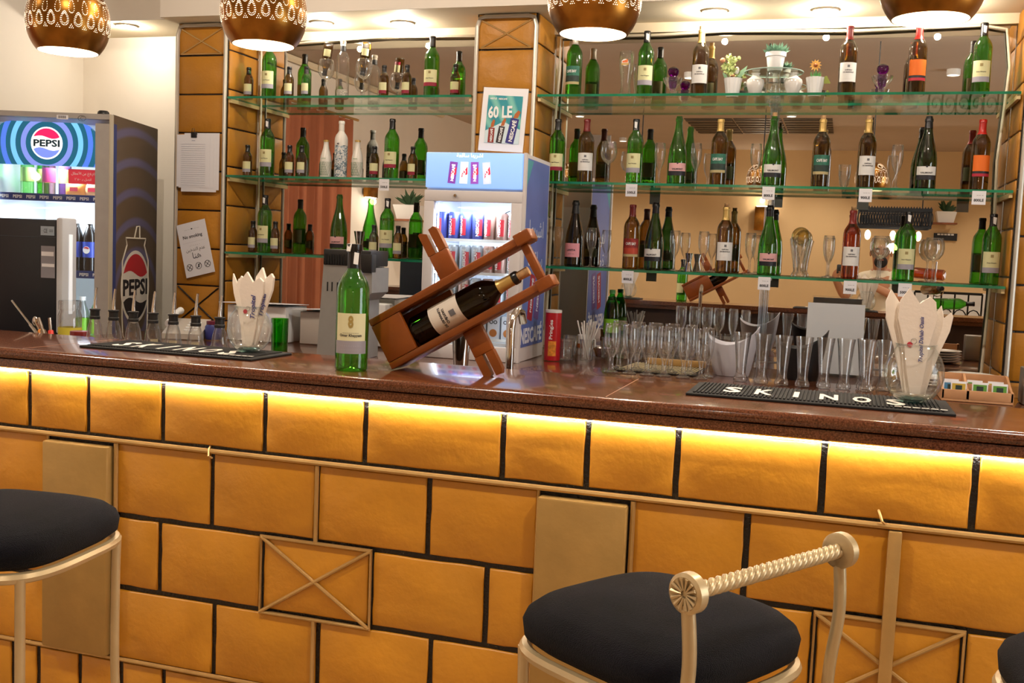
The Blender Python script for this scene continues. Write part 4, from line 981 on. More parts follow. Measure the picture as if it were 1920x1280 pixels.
# ---- pour bottles in the tray behind the bar
for i, (px, py) in enumerate(((178, 592), (213, 592), (250, 600), (287, 600), (325, 606), (367, 610), (412, 613))):
    p = PY(px, py, -2.36)
    o = put('pour_bottle', B().lathe(SHAPES['pour'], 26).mesh('pour_bottle', G_CLEAR, 60) if i == 0 else POUR, None, (p.x, -2.36, .8745), random.uniform(0, 6))
    if i == 0: POUR = o.data
    put('pourer_collar', PC, o) if i else None
    if i == 0:
        PC = B().lathe([(.0155, .292), (.0155, .300), (.0135, .302), (.0135, .318), (.0160, .319), (.0160, .323), (.0001, .325)], 18).mesh('pourer_collar', M_BLACK); put('pourer_collar', PC, o)
        PT = B().tube([(0, 0, .324), (0, 0, .338), (.004, 0, .375), (.006, 0, .388)], [.006, .005, .0038, .0034], 10, cap=False).mesh('spout', M_CHROME)
    put('spout', PT, o)
    if i in (3, 4, 5): B().quad((.004, -.0228, .232), (.022, -.012, .232), (.022, -.012, .246), (.004, -.0228, .246)).build('price_sticker', mat('cream_sticker', '#d9c8a0', .8), o)
    if i == 0: B().lathe([(.0001, .012), (.0325, .012), (.0330, .205), (.031, .218), (.0265, .228), (.0001, .229)], 20).build('syrup', mat('amber_syrup', '#6a2a10', .15), o)
    o.rotation_euler = (0, 0, random.uniform(-.2, .2))
    tag(o, 'clear pour bottle with amber syrup, nearest the cutlery' if i == 0 else f'empty clear pour bottle with steel spout, {ORD[i]} in the row from the cutlery', 'bottle', 'pour bottles behind the bar')

# ---- bent chrome tap behind the bar
p = PY(957, 640, -2.12); o = empty('water_tap', (p.x, -2.12, .90))
B().tube([(0, 0, .0), (0, 0, .30), (.003, .006, .335), (.008, .03, .352), (.012, .06, .345), (.014, .075, .315)], .012, 12).build('spout', M_CHROME, o)
B().lathe([(.0001, 0), (.024, 0), (.024, .02), (.014, .03)], 18).build('base', M_CHROME, o)
tag(o, 'bent chrome water tap rising behind the bar beside the rack', 'tap')
sk = B().rbox(-1.35, -.45, -2.435, -2.02, .86, .90, .006).build('sink_unit', M_STEEL); tag(sk, 'steel sink ledge behind the bar under the tap', 'sink')

# ================================================================ on the back counter
# ---- small drinks fridge with lit header
E_COOL = emitter('cool_led_glow', (.80, .90, 1.0), 10)
fr = empty('drinks_fridge', (-1.715, -.865, CZ + .001), 0.03)
w2, h2, d2 = .43, .872, .43
M_FR = mat('fridge_white_enamel', '#d9d3d2', .35); M_FIN = mat('fridge_inner_white', '#eef3fb', .5)
b = B(); t = .022
b.box(0, t, .03, d2, 0.0, .69).box(w2 - t, w2, .03, d2, 0.0, .69).box(t, w2 - t, d2 - t, d2, 0, .69).box(t, w2 - t, .03, d2 - t, 0, .075).box(0, w2, .03, d2, .69, .715)
b.build('cabinet', M_FIN, fr, smooth=0)
B().box(w2, w2 + .004, .02, d2, .0, h2).box(w2, w2 + .012, -.004, .02, .0, h2).build('side_shell', M_FR, fr, smooth=0)
B().box(0, w2, .02, d2, .715, h2).build('header_body', M_FR, fr, smooth=0)
hd = B().rbox(.004, w2 - .004, -.012, .020, .722, h2 - .003, .004).build('header_sign', mat('lit_blue_header', '#8fb4e8', .4, emit='#86b2ee', estr=.85), fr)
AR1 = '\uFE8E\uFEEC\uFE91\uFEAE\uFEB7\uFE8D'; AR2 = '\uFE94\uFECC\uFED7\uFE8E\uFEB3'
B().text(AR2 + ' ' + AR1, (w2 * .46, -.0135, .855), (1, 0, 0), (0, 0, 1), width=.115).build('lettering', emitter('white_backlit_print', (1, 1, 1), 1.3), hd, smooth=0)
for i, (xx, tl, c1) in enumerate(((.125, .10, '#7a3fa0'), (.175, .03, '#e9e6f2'), (.222, -.02, '#8d4bb0'), (.275, -.09, '#c9d3ea'))):
    ux = Vector((math.cos(tl), 0, -math.sin(tl))); uz = Vector((math.sin(tl), 0, math.cos(tl))); c0 = Vector((xx, -.0140, .785))
    k2 = B().prism([(-.017, -.045), (.017, -.045), (.017, .045), (-.017, .045)], c0, ux, uz, .0005).build('printed_can', emitter('can_print_%d' % i, c1, .75), hd, smooth=0)
    B().prism([(-.010, -.02), (.016, -.005), (.014, .025), (-.006, .005)], c0 + Vector((0, -.0006, 0)), ux, uz, .0004).build('red_swoosh', emitter('red_backlit', '#e0304a', .75), k2, smooth=0)
    B().text('NESCAFÉ', c0 + Vector((0, -.0012, 0)), uz, -ux, width=.070).build('lettering', emitter('white_backlit_print', (1, 1, 1), 1.3), k2, smooth=0)
# side print
sd = B().box(w2 + .0042, w2 + .0052, .030, d2 - .012, .06, h2 - .016).build('side_print', mat('blue_side_print', '#5a6fb4', .4, var=.12, scale=5), fr, smooth=0)
X1 = w2 + .0058; M_PR = mat('white_side_print', '#dfe3f0', .5)
B().text(AR1, (X1, d2 * .54, .555), (0, 1, 0), (0, 0, 1), width=.24).text(AR2, (X1, d2 * .54, .435), (0, 1, 0), (0, 0, 1), width=.24).build('lettering', M_PR, sd, smooth=0)
B().text('NESCAFÉ', (X1, d2 * .50, .115), (0, 1, 0), (0, 0, 1), width=.36, height=.085).build('lettering', M_PR, sd, smooth=0)
B().prism([(.03, .72), (.14, .85), (.03, .85)], (X1 - .0004, 0, 0), (0, 1, 0), (0, 0, 1), .0003).build('corner_print', mat('teal_side_print', '#4c9aa8', .5), sd, smooth=0)
for yy, col in ((.19, '#a02035'), (.30, '#6a4e96')):
    q = B().prism(rrect(.085, .20, .01), (X1, yy, .27), Vector((0, .98, -.17)), Vector((0, .17, .98)), .0004).build('printed_can', mat('can_side_' + col[1:], col, .45), sd, smooth=0)
    B().text('NESCAFÉ', (X1 + .0006, yy, .28), Vector((0, .17, .98)), Vector((0, -.98, .17)), width=.15).build('lettering', M_PR, q, smooth=0)
# door frame and pane
dr = B()
for a in ((0, w2, .0, .062), (0, w2, .665, .712), (0, .045, .062, .665), (w2 - .045, w2, .062, .665)): dr.rbox(a[0], a[1], -.010, .026, a[2], a[3], .003)
dr = dr.build('door', M_FR, fr)
B().box(.045, w2 - .045, .004, .008, .062, .665).build('door_pane', G_DOOR, dr, smooth=0)
B().lathe([(.0001, .008), (.006, .008), (.007, 0)], 14).xf(Matrix.Translation((.14, -.011, .69)) @ Matrix.Rotation(PI / 2, 4, 'X')).build('lock', M_CHROME, dr)
B().box(.047, .052, .034, .040, .09, .66).box(w2 - .052, w2 - .047, .034, .040, .09, .66).box(.06, w2 - .06, .034, .040, .672, .677).build('inner_light', E_COOL, fr, smooth=0)
# fan grille on the back wall
g = B()
for ring in range(4):
    r0 = .026 + ring * .017
    for q in range(10):
        a0 = 2 * PI * q / 10; g.tube([(.285 + r0 * math.cos(a0 + s * .09), d2 - t - .002, .575 + r0 * math.sin(a0 + s * .09)) for s in range(6)], .0022, 4)
g.build('fan_grille', mat('dark_slots', '#26343c', .6), fr)
shz = [.10, .25, .385, .535]; shz = [.085, .225, .365, .505]
for z in shz:
    s2 = B()
    for i in range(22): s2.box(t + .004 + i * .0177, t + .006 + i * .0177, .05, d2 - t - .01, z - .004, z - .002)
    s2.box(t, w2 - t, .046, .050, z - .006, z + .006); s2.build('wire_shelf', M_WHITE, fr, smooth=0)
# cans
CANR = .0265
def can_mesh(h): return B().lathe([(.0001, .002), (CANR * .82, 0), (CANR, .006), (CANR, h - .010), (CANR * .84, h - .002), (CANR * .80, h), (CANR * .74, h - .004), (.0001, h - .004)], 20)
CANM = can_mesh(.118)
def can_kind(key, col, band_c):
    me = can_mesh(.118); return (me.mesh('drink_can', [mat('can_' + key, col, .3, metal=.3)]), B().lathe([(CANR + .0004, .02), (CANR + .0004, .09)], 8, a0=-PI / 2 - .1, a1=-PI / 2 + .75).mesh('swoosh', mat('swoosh_' + key, band_c, .4)),
        B().wraptext('NESCAFÉ', CANR + .0009, .060, .085, .017, vert=True, a=-PI / 2 - .15).mesh('lettering', M_WHITE, 0))
KB = can_kind('blue', '#4a55a8', '#c02a3c'); KP = can_kind('latte', '#b9968a', '#c9303e'); KS = can_kind('silver', '#aab4bd', '#c8404a')
frM = Matrix.Translation(fr.location) @ Matrix.Rotation(.03, 4, 'Z')
def fcan(kind, x, y, z, rz, label):
    o = put('drink_can', kind[0], None, frM @ Vector((x, y, z)), rz); put('swoosh', kind[1], o); put('lettering', kind[2], o)
    tag(o, label, 'can', 'cans in the small fridge')
row_k = [KB, KB, KB, KB, KP, KP, KP]; nm = {id(KB): 'blue', id(KP): 'latte-coloured', id(KS): 'silver'}
for ri, (z, row_) in enumerate(((shz[3], row_k), (shz[2], [KS, KS, KS, KS, KP, KP, KS]), (shz[1], [KS, KS, KP, KS, KP, KS, KS]))):
    for i, kd in enumerate(row_):
        fcan(kd, t + .032 + i * .0538, .082, z + .001, random.uniform(-.7, .5), f'{nm[id(kd)]} coffee can, {["top", "second", "third"][ri]} shelf of small fridge, {ORD[i]} from hinge')
for i in range(6):
    q = frM @ Vector((.055 + i * .062, .075, shz[0] + .001)); o = empty('coffee_carton', q, random.uniform(-.1, .1))
    B().box(-.026, .026, 0, .05, 0, .10).build('carton_body', mat('carton_grey', '#cfd0d6', .6), o, smooth=0)
    B().prism(circle(.017, 14), (0, -.0008, .028), (1, 0, 0), (0, 0, 1), .0004).build('biscuit_print', mat('biscuit_print', '#b06a30', .6), o)
    B().text('OO', (0, -.0008, .075), (1, 0, 0), (0, 0, 1), width=.036).build('lettering', M_INK, o, smooth=0)
    tag(o, f'grey snack carton on the lowest shelf of small fridge, {ORD[i]} from hinge', 'carton', 'cartons in the small fridge')
for xx in (.03, w2 - .03): B().box(xx - .015, xx + .015, .04, .07, -.001, .0005).build('foot', M_BLACK, fr, smooth=0)
tag(fr, 'small blue and white drinks fridge with lit header on the back counter', 'fridge')
lamp('fridge_light', 'AREA', frM @ Vector((w2 / 2, .07, .66)), 4.5, color=(.78, .88, 1), size=.2, aim=(0, .25, -1))

# ---- framed price poster on top of the fridge
pw, ph = .195, .275
po = empty('poster_frame', frM @ Vector((.218, .03, h2 + .0005)), .02)
lean = Matrix.Rotation(-.05, 4, 'X') @ Matrix.Rotation(.045, 4, 'Y')
def pst(b, name, m, par): b.xf(lean); return b.build(name, m, par, smooth=0)
pc = pst(B().box(0, pw, 0, .004, .012, ph), 'card', M_PAPER, po)
pst(B().box(-.008, pw + .002, .005, .010, .006, ph + .004).box(-.008, pw + .002, .0, .06, -.0, .006), 'acrylic_stand', G_ACRYL, po)
def sky_print():
    m = bpy.data.materials.new('teal_poster_print'); m.use_nodes = True; tt = m.node_tree; p = tt.nodes['Principled BSDF']
    tc = tt.nodes.new('ShaderNodeTexCoord'); mp = tt.nodes.new('ShaderNodeMapping'); mp.inputs['Rotation'].default_value = (0, .5, 0); wv = tt.nodes.new('ShaderNodeTexWave'); wv.inputs['Scale'].default_value = 5; wv.inputs['Distortion'].default_value = 3
    r = tt.nodes.new('ShaderNodeValToRGB'); r.color_ramp.elements[0].color = (*H('#2f8f9c'), 1); r.color_ramp.elements[1].color = (*H('#7cc0b4'), 1); r.color_ramp.elements[0].position = .4
    tt.links.new(tc.outputs['Object'], mp.inputs[0]); tt.links.new(mp.outputs[0], wv.inputs[0]); tt.links.new(wv.outputs[0], r.inputs[0]); tt.links.new(r.outputs[0], p.inputs['Base Color']); return m
pst(B().box(.024, pw - .020, -.0012, -.0002, .045, ph - .032), 'print', sky_print(), pc)
pst(B().prism([(.024, .045), (pw - .02, .045), (pw - .02, .105), (.10, .135), (.024, .095)], (0, -.0016, 0), (1, 0, 0), (0, 0, 1), .0003), 'print_ground', mat('pale_print', '#cfe0e4', .7), pc)
pst(B().text('60 LE', (.082, -.0022, .175), (1, 0, .06), (-.06, 0, 1), width=.105, height=.052), 'lettering', M_WHITE, pc)
pst(B().text('NESTLÉ   NESCAFÉ', (.070, -.0022, ph - .045), (1, 0, 0), (0, 0, 1), width=.075), 'lettering', M_WHITE, pc)
for xx, hh, wd, col, tl in ((.052, .062, .026, '#8a2a22', 0), (.092, .070, .026, '#2a2026', .12), (.142, .105, .036, '#33307c', .15)):
    ux = Vector((math.cos(tl), 0, -math.sin(tl))); uz = Vector((math.sin(tl), 0, math.cos(tl))); c0 = Vector((xx, -.0024, .046 + hh / 2))
    q = pst(B().prism([(-wd / 2, -hh / 2), (wd / 2, -hh / 2), (wd / 2, hh / 2), (-wd / 2, hh / 2)], c0, ux, uz, .0004), 'printed_can', mat('poster_can_' + col[1:], col, .6), pc)
    pst(B().text('NESCAFÉ', c0 + Vector((0, -.0008, 0)), uz, -ux, width=hh * .85), 'lettering', M_WHITE, q)
    pst(B().prism([(-.006, 0), (.008, .004), (.012, .030), (.004, .036), (-.004, .018)], c0 + uz * hh / 2, ux * (wd / .026), uz, .0004), 'coffee_splash', mat('coffee_print', '#b0602c', .6), pc)
tag(po, 'framed poster reading 60 LE standing on the small drinks fridge', 'poster')

# ---- grey grinder with black lid
gp = PY(648, 640, -1.20); g = empty('coffee_grinder', (gp.x - .015, -1.20, CZ + .001), .12); g.scale = (.84, 1, 1)
b = B().prism([(-.125, 0), (.10, 0), (.10, .265), (.145, .29), (.145, .345), (-.105, .40), (-.108, .40)], (0, 0, 0), (1, 0, 0), (0, 0, 1), -.24)
b = B(); pl = [(-.130, 0), (.095, 0), (.095, .24), (.140, .275), (.140, .375), (-.105, .385)]
b.prism(pl, (0, 0, 0), (1, 0, 0), (0, 0, 1), .22); b.build('body', M_GREYMETAL, g, smooth=0)
ld = B().rbox(-.106, .134, -.004, .226, .380, .445, .006).rbox(.075, .1405, -.008, .05, .355, .43, .004).build('lid', M_BLACK, g)
b = B()
for i in range(8): b.box(-.095 + i * .013, -.088 + i * .013, -.0058, -.0045, .385, .425)
b.build('vent_slot', mat('slot_black', '#020202', .8), ld, smooth=0)['kind'] = 'stuff'
for xx in (-.085, -.062, -.035): B().box(xx, xx + .006, -.0012, .001, .275, .312).build('slot', mat('slot_black', '#020202', .8), g, smooth=0)
tag(g, 'grey metal coffee grinder with black lid behind the tall bottle', 'coffee grinder')
cup = PY(690, 600, -1.6); c2 = B().lathe([(.0001, .002), (.030, .0), (.034, .10), (.042, .150), (.044, .152), (.040, .150), (.031, .02), (.0001, .012)], 24).build('steel_cup', M_CHROME, loc=(cup.x + .02, -1.22, CZ + .001)); tag(c2, 'flared steel cup between the grinder and the bottle rack', 'cup')
c2.location = (-1.42, -1.15, CZ + .001)
# socket box, cartons, small clutter at the notice pillar
sp = PY(695, 580, -.62); o = empty('knock_box', (sp.x, -.62, CZ + .001))
B().rbox(-.075, .075, 0, .10, 0, .20, .012).build('housing', M_WHITE, o); B().lathe([(.0001, -.05), (.012, -.048), (.018, 0)], 14).xf(Matrix.Translation((.02, -.0, .12)) @ Matrix.Rotation(-PI / 2, 4, 'X') @ Matrix.Scale(-1, 4)).build('dial', mat('warm_grey', '#b6ada2', .4), o)
tag(o, 'white appliance housing with a dial behind the bottle rack', 'appliance')
for (px, py, yy, sx, sy, sz, l, nme, mm) in ((480, 640, -.75, .30, .22, .165, 'white carton box behind the napkin vase', 'carton_box', M_WHITE), (590, 625, -.70, .15, .2, .150, 'grey carton box beside the coffee grinder', 'carton_box', mat('warm_grey', '#b6ada2', .4))):
    p = PY(px, py, yy); o = empty(nme, (p.x, yy, CZ + .001), .06)
    B().rbox(-sx / 2, sx / 2, 0, sy, 0, sz, .003).build('box_body', mm, o)
    B().add([(-sx / 2 - .03, -.03, sz + .012), (sx / 2 + .02, -.03, sz + .018), (sx / 2 + .01, sy, sz + .006), (-sx / 2, sy, sz + .004), (-sx / 2 - .03, -.03, sz + .009), (sx / 2 + .02, -.03, sz + .015), (sx / 2 + .01, sy, sz + .003), (-sx / 2, sy, sz + .001)], [(0, 1, 2, 3), (7, 6, 5, 4), (0, 4, 5, 1), (1, 5, 6, 2), (2, 6, 7, 3), (3, 7, 4, 0)]).build('flap', M_PAPER, o, smooth=0)
    tag(o, l, 'box')
p = PY(524, 640, -1.2); o = B().lathe([(.0001, .003), (.030, 0), (.033, .006), (.036, .15), (.0345, .1505), (.031, .01)], 22).build('green_tumbler', G_GREEN, loc=(p.x, -1.2, CZ + .001)); tag(o, 'tall green glass tumbler behind the napkin vase', 'glass')
p = PY(340, 620, -.9); o = empty('telephone', (p.x, -.9, CZ + .001), .3)
B().add([(-.09, 0, 0), (.09, 0, 0), (.09, .16, 0), (-.09, .16, 0), (-.09, 0, .025), (.09, 0, .025), (.09, .16, .085), (-.09, .16, .085)], [(0, 3, 2, 1), (4, 5, 6, 7), (0, 1, 5, 4), (1, 2, 6, 5), (2, 3, 7, 6), (3, 0, 4, 7)]).build('base', mat('warm_grey', '#b6ada2', .4), o, smooth=0)
b = B()
for i in range(3):
    for j in range(4): b.rbox(.0 + i * .022, .016 + i * .022, .03 + j * .026, .046 + j * .026, .036 + .0098 * j, .044 + .0098 * j, .002)
b.build('keypad', M_WHITE, o)['kind'] = 'stuff'
B().tube([(-.06, .0, .07), (-.06, .04, .085), (-.06, .12, .115), (-.06, .17, .12)], [.018, .013, .013, .018], 10).build('handset', M_WHITE, o)
tag(o, 'grey desk telephone at the foot of the notice pillar', 'telephone')
p = PY(400, 625, -.8); o = empty('ink_pot', (p.x, -.8, CZ + .001)); B().lathe([(.0001, 0), (.035, 0), (.038, .01), (.038, .06), (.03, .07), (.0001, .072)], 20).build('jar_body', mat('cobalt_plastic', '#27307a', .4), o); B().lathe([(.032, .07), (.032, .085), (.0001, .087)], 16).build('lid', mat('plum_plastic', '#6a2038', .4), o)
tag(o, 'small blue pot beside the desk telephone', 'pot')

# ---- point-of-sale screen seen from behind, cutlery cup and jars
p1 = PY(105, 410, -2.0); o = empty('till_screen', (p1.x, -2.0, .96), -.03)
tz = 1.470 - .96
B().rbox(-.42, 0, 0, .05, .05, tz, .006).build('rear_shell', mat('dark_blue_plastic', '#10151d', .5, bump=.04, bscale=300), o)
B().rbox(.0005, .030, -.002, .07, .11, tz + .008, .008).build('side_bezel', mat('light_grey_plastic', '#c9ccd2', .35), o)
B().rbox(.0302, .033, .028, .045, .18, tz - .05, .001).build('painted_highlight', emitter('painted_highlight_glow', (.92, .96, 1), .35), o)  # bright reflection on the bezel, put in as a faintly glowing strip
B().rbox(-.2, -.1, -.01, .2, -.0, .06, .004).build('foot', M_BLACK, o)
B().box(-.42, 0, -.0012, -.0002, tz - .064, tz - .062).build('seam_line', mat('seam_grey', '#3a434c', .5), o, smooth=0)
lb1 = B().box(-.066, -.006, -.0016, -.0004, tz - .056, tz - .024).build('silver_badge', mat('badge_silver', '#9fb3c4', .35, metal=.5), o, smooth=0); B().text('· CE  ≡≡', (-.036, -.002, tz - .040), (1, 0, 0), (0, 0, 1), width=.048, height=.014).build('lettering', M_INK, lb1, smooth=0)
lb2 = B().box(-.064, -.003, -.0016, -.0004, tz - .205, tz - .093).build('data_label', mat('label_grey', '#8b8a92', .6), o, smooth=0)
B().box(-.062, -.008, -.0022, -.0016, tz - .128, tz - .113).box(-.060, -.005, -.0022, -.0016, tz - .166, tz - .155).build('label_field', M_PAPER, lb2, smooth=0)
tag(o, 'black till screen seen from behind beside the tall drinks fridge', 'till')
lg = B().box(-3.2, -2.4, -2.20, -1.85, .90, .958).box(-3.18, -2.42, -2.19, -1.86, 0, .90).build('till_stand', mat('dark_laminate', '#3a2416', .5), smooth=0); tag(lg, 'dark stand carrying the till behind the bar end', 'stand')
p = PY(95, 632, -2.36); o = empty('cutlery_cup', (p.x, -2.36, .8745))
B().lathe([(.0001, .002), (.040, 0), (.048, .19), (.046, .1905), (.038, .01), (.0001, .008)], 24).build('cup', mat('dark_steel', '#2c2c2e', .3, metal=.8), o); tag(o, 'dark cup of bar tools behind the bar', 'cup')
def utensil(px, py, px1, py1, name, label, m, r=.004, head=None):
    a = PY(px, py, -2.36); c3 = PY(px1, py1, -2.35); o2 = empty(name, a); d = c3 - a
    base = -d * .35
    B().tube([base, d * .5, d], [r, r, r * .9], 8).build('shaft', M_CHROME, o2)
    B().tube([base, d * .35], [r * 2.0, r * 1.6], 8).build('grip', m, o2)
    if head: B().sphere(d, .011, 8, sq=(1, .5, 1.4)).build('head', M_CHROME, o2)
    tag(o2, label, 'utensil', 'bar tools in the dark cup')
utensil(75, 632, 22, 563, 'bar_spoon', 'long thin steel bar spoon leaning over the bar', M_CHROME, .003)
utensil(80, 628, 66, 602, 'peeler', 'peeler with an orange handle in the dark cup', mat('orange_grip', '#e58a2a', .4), .005, True)
utensil(96, 632, 93, 596, 'tongs', 'small tongs with a red and yellow grip', mat('red_grip', '#d8342a', .4), .005)
utensil(84, 632, 72, 596, 'ice_scoop', 'flat steel scoop beside the orange peeler', M_CHROME, .006)
for px, yy, l, nme, hh, rr, mm in ((150, -2.30, 'small brown spice jar behind the bar', 'spice_jar', .245, .030, mat('brown_jar_plastic', '#5a2418', .4)), (131, -2.10, 'clear lidded glass jar before the tall fridge', 'glass_jar', .24, .036, G_CLEAR)):
    p = PY(px, 620, yy); o = empty(nme, (p.x, yy, .8745 if yy < -2.2 else .9585))
    B().lathe([(.0001, .002), (rr, 0), (rr * 1.05, .008), (rr * 1.05, hh - .05), (rr * .9, hh - .035), (rr * .9, hh - .03)], 20).build('jar_body', mm, o); B().lathe([(rr * 1.0, hh - .032), (rr * 1.0, hh - .004), (rr * .95, hh), (.0001, hh)], 20).build('lid', M_FOILRED if yy < -2.2 else G_CLEAR, o)
    if yy > -2.2: B().lathe([(rr * 1.06, .11), (rr * 1.06, .15)], 20).build('label', mat('yellow_label', '#c9b83c', .6), o)
    tag(o, l, 'jar')
lg2 = 0 and B().box(-2.6, -1.95, -2.25, -1.95, .885, .90).box(-2.58, -1.97, -2.24, -1.96, 0, .885).build('work_table', M_STEEL, smooth=0)

# ---- red crisp tube, tumblers, straws
p = PZ(1031, 676, CZ); o = empty('crisp_tube', (p.x, p.y + .03, CZ + .001), -.5)
B().lathe([(.0001, 0), (.0355, 0), (.0355, .212), (.0001, .212)], 28).build('tube_body', mat('crisp_tube_red', '#b3161f', .35), o); B().lathe([(.0365, .208), (.0365, .219), (.034, .220), (.0001, .219)], 28).build('lid', mat('clear_white_lid', '#d9d6d0', .3), o)
B().wraptext('Pringles', .0360, .135, .085, .020, vert=True, a=-1.0).build('lettering', M_WHITE, o)
B().lathe([(.0359, .02), (.0359, .085)], 8, a0=-1.35, a1=-.35).build('crisp_print', mat('crisp_yellow', '#d98a2a', .6, var=.4, scale=60), o)
tag(o, 'red crisp tube beside the small drinks fridge', 'crisp tube')
for i, (px, py, kk) in enumerate(((1062, 668, 'a'), (1055, 676, 'b'))):
    p = PZ(px, py, CZ); place_glass('tumbler', (p.x + .01, p.y + .02, CZ + .001), ['tumbler behind the coffee mug by the crisp tube', 'tumbler nearest the red crisp tube'][i], 'tumblers by the crisp tube')
p = PZ(1070, 664, CZ); o = empty('coffee_mug', (p.x + .05, p.y + .05, CZ + .001)); B().lathe([(.0001, .003), (.028, 0), (.033, .09), (.031, .0905), (.026, .01)], 22).build('cup', M_WHITE, o); B().lathe([(.0325, .03), (.0332, .05)], 22).build('brown_ring', mat('coffee_print', '#b0602c', .6), o)
B().tube([(.030, 0, .075), (.052, 0, .07), (.054, 0, .035), (.029, 0, .022)], .004, 8).build('handle', M_WHITE, o); tag(o, 'white coffee mug with brown ring behind the straws', 'mug')
p = PZ(1096, 678, CZ); o = place_glass('tumbler', (p.x, p.y + .03, CZ + .001), 'tumbler holding the white drinking straws', 'tumblers by the crisp tube')
for i in range(22):
    a = random.uniform(0, 2 * PI); rb = random.uniform(0, .018); ln = random.uniform(.15, .185); sp2 = random.uniform(.02, .06)
    st = B().tube([(rb * math.cos(a + 2) * .6, rb * math.sin(a + 2) * .6, .008), (sp2 * math.cos(a), sp2 * .7 * math.sin(a), ln)], .0032, 7, cap=False).build('drinking_straw', mat('white_straw', '#dcd9d4', .45), loc=(p.x, p.y + .03, CZ + .001))
    tag(st, 'white drinking straw fanned out in the tumbler by the crisp tube', 'straw', 'drinking straws in the tumbler')
p = PZ(1128, 668, CZ); o = B().lathe([(.0001, 0), (.03, 0), (.042, .03), (.045, .04), (.043, .04), (.028, .006), (.0001, .005)], 24).build('steel_bowl', M_CHROME, loc=(p.x, p.y, CZ + .001)); tag(o, 'small steel bowl behind the goblets', 'bowl')

# ---- stemware rows and drain tray
tr = empty('drain_tray', (-.62, -.70, CZ + .001))
B().rbox(-.24, .09, -.16, .20, 0, .004, .001).build('tray_base', mat('dark_rubber_tray', '#2b2521', .5), tr)
b = B()
for i in range(24):
    xx = -.235 + i * .0128; b.add([(xx, -.155, .0042), (xx + .006, -.155, .0042), (xx + .026, .19, .0042), (xx + .020, .19, .0042), (xx, -.155, .0065), (xx + .006, -.155, .0065), (xx + .026, .19, .0065), (xx + .020, .19, .0065)], [(4, 5, 6, 7), (0, 1, 5, 4), (1, 2, 6, 5), (2, 3, 7, 6), (3, 0, 4, 7)])
b.build('ribs', mat('cream_rib', '#cbb891', .5), tr, smooth=0)['kind'] = 'stuff'
B().rbox(-.16, .09, .13, .15, .0066, .034, .003).build('raised_edge', mat('ochre_edge', '#b08a50', .45), tr)
tag(tr, 'ribbed drain tray under the goblets', 'tray')
gob = [(1148, 697, 'goblet'), (1179, 701, 'goblet'), (1213, 703, 'goblet'), (1245, 705, 'goblet'), (1281, 708, 'flute2'), (1313, 711, 'flute2')]
for rowi in range(2):
    for i, (px, py, kd) in enumerate(gob):
        p = PZ(px, py, CZ); x = p.x + rowi * .012; y = -.93 + rowi * .085
        nmv = 'goblet' if kd == 'goblet' else 'flute'
        place_glass(kd, (x, y + .0, CZ + (.001 if y < -.862 or x > -.53 else .0078)), f'{"front" if rowi == 0 else "rear"}-row {"stemmed goblet" if kd == "goblet" else "champagne flute"} on the back counter, {ORD[i]} from the straws', 'stemware rows on the back counter')
pil = [(1387, 716), (1426, 720), (1464, 724), (1503, 727), (1543, 729), (1581, 731), (1623, 735)]
for i, (px, py) in enumerate(pil):
    p = PZ(px, py, CZ); place_glass('pilsner', (p.x, p.y + .015, CZ + .001), f'front-row flared beer glass, {ORD[i]} from the white bucket', 'beer glasses on the back counter')
for i in range(3): place_glass('pilsner', (.10 + i * .072, -.86 + i * .005, CZ + .001), f'rear-row flared beer glass by the napkin vase, {ORD[i]} from the paper sign', 'beer glasses on the back counter')
for i in range(10): place_glass('tumbler', (-1.0 + i * .066, -.36 + .02 * (i % 2), CZ + .001), f'tumbler in the row behind the stemware, {["first","second","third","fourth","fifth","sixth","seventh","eighth","ninth","tenth"][i]} from the fridge', 'tumblers by the mirror')

# ---- scoop-rimmed buckets and blank sign
def bucket(px, py, y, k, m, label):
    p = PY(px, py, y); n = 32; b = B(); vs = []
    for lev in range(7):
        t2 = lev / 6
        for i in range(n):
            a = 2 * PI * i / n; rr = k * (.060 + .030 * t2 ** .7); top = .150 + .035 * math.cos(a) ** 2 + .020 * math.cos(a) - .02 * abs(math.sin(a))
            vs.append((rr * 1.15 * math.cos(a), rr * math.sin(a), k * top * t2))
    for lev in range(6, 0, -1):
        t2 = lev / 6
        for i in range(n):
            a = 2 * PI * i / n; rr = k * (.056 + .030 * t2 ** .7); top = .150 + .035 * math.cos(a) ** 2 + .020 * math.cos(a) - .02 * abs(math.sin(a))
            vs.append((rr * 1.15 * math.cos(a), rr * math.sin(a), max(k * top * t2 - .002, .004)))
    L2 = 13
    b.add(vs, [(j * n + i, j * n + (i + 1) % n, (j + 1) * n + (i + 1) % n, (j + 1) * n + i) for j in range(L2 - 1) for i in range(n)] + [tuple(range(n))[::-1], tuple((L2 - 1) * n + i for i in range(n))])
    o = b.build('ice_bucket', m, loc=(p.x, y, CZ + .001), smooth=60); tag(o, label, 'bucket', 'scoop-rimmed ice buckets')
bucket(1372, 690, -.70, 1.0, mat('cool_white_plastic', '#dcdbe4', .3), 'white scoop-rimmed ice bucket behind the beer glasses')
bucket(1500, 690, -.66, 1.0, M_BLACK, 'black scoop-rimmed ice bucket before the blank paper sign')
p = PZ(1560, 704, CZ); o = empty('sign_holder', (p.x, -.45, CZ + .001), .03); ln2 = Matrix.Rotation(-.10, 4, 'X')
B().box(-.115, .115, .0, .004, .01, .305).xf(ln2).build('paper', M_PAPER, o, smooth=0); B().box(-.120, .120, -.005, -.002, .005, .312).xf(ln2).build('front_sheet', G_DOOR, o, smooth=0); B().box(-.120, .120, -.03, .09, 0, .005).build('foot', G_ACRYL, o, smooth=0)
tag(o, 'blank white paper in a clear upright sign holder', 'sign holder')
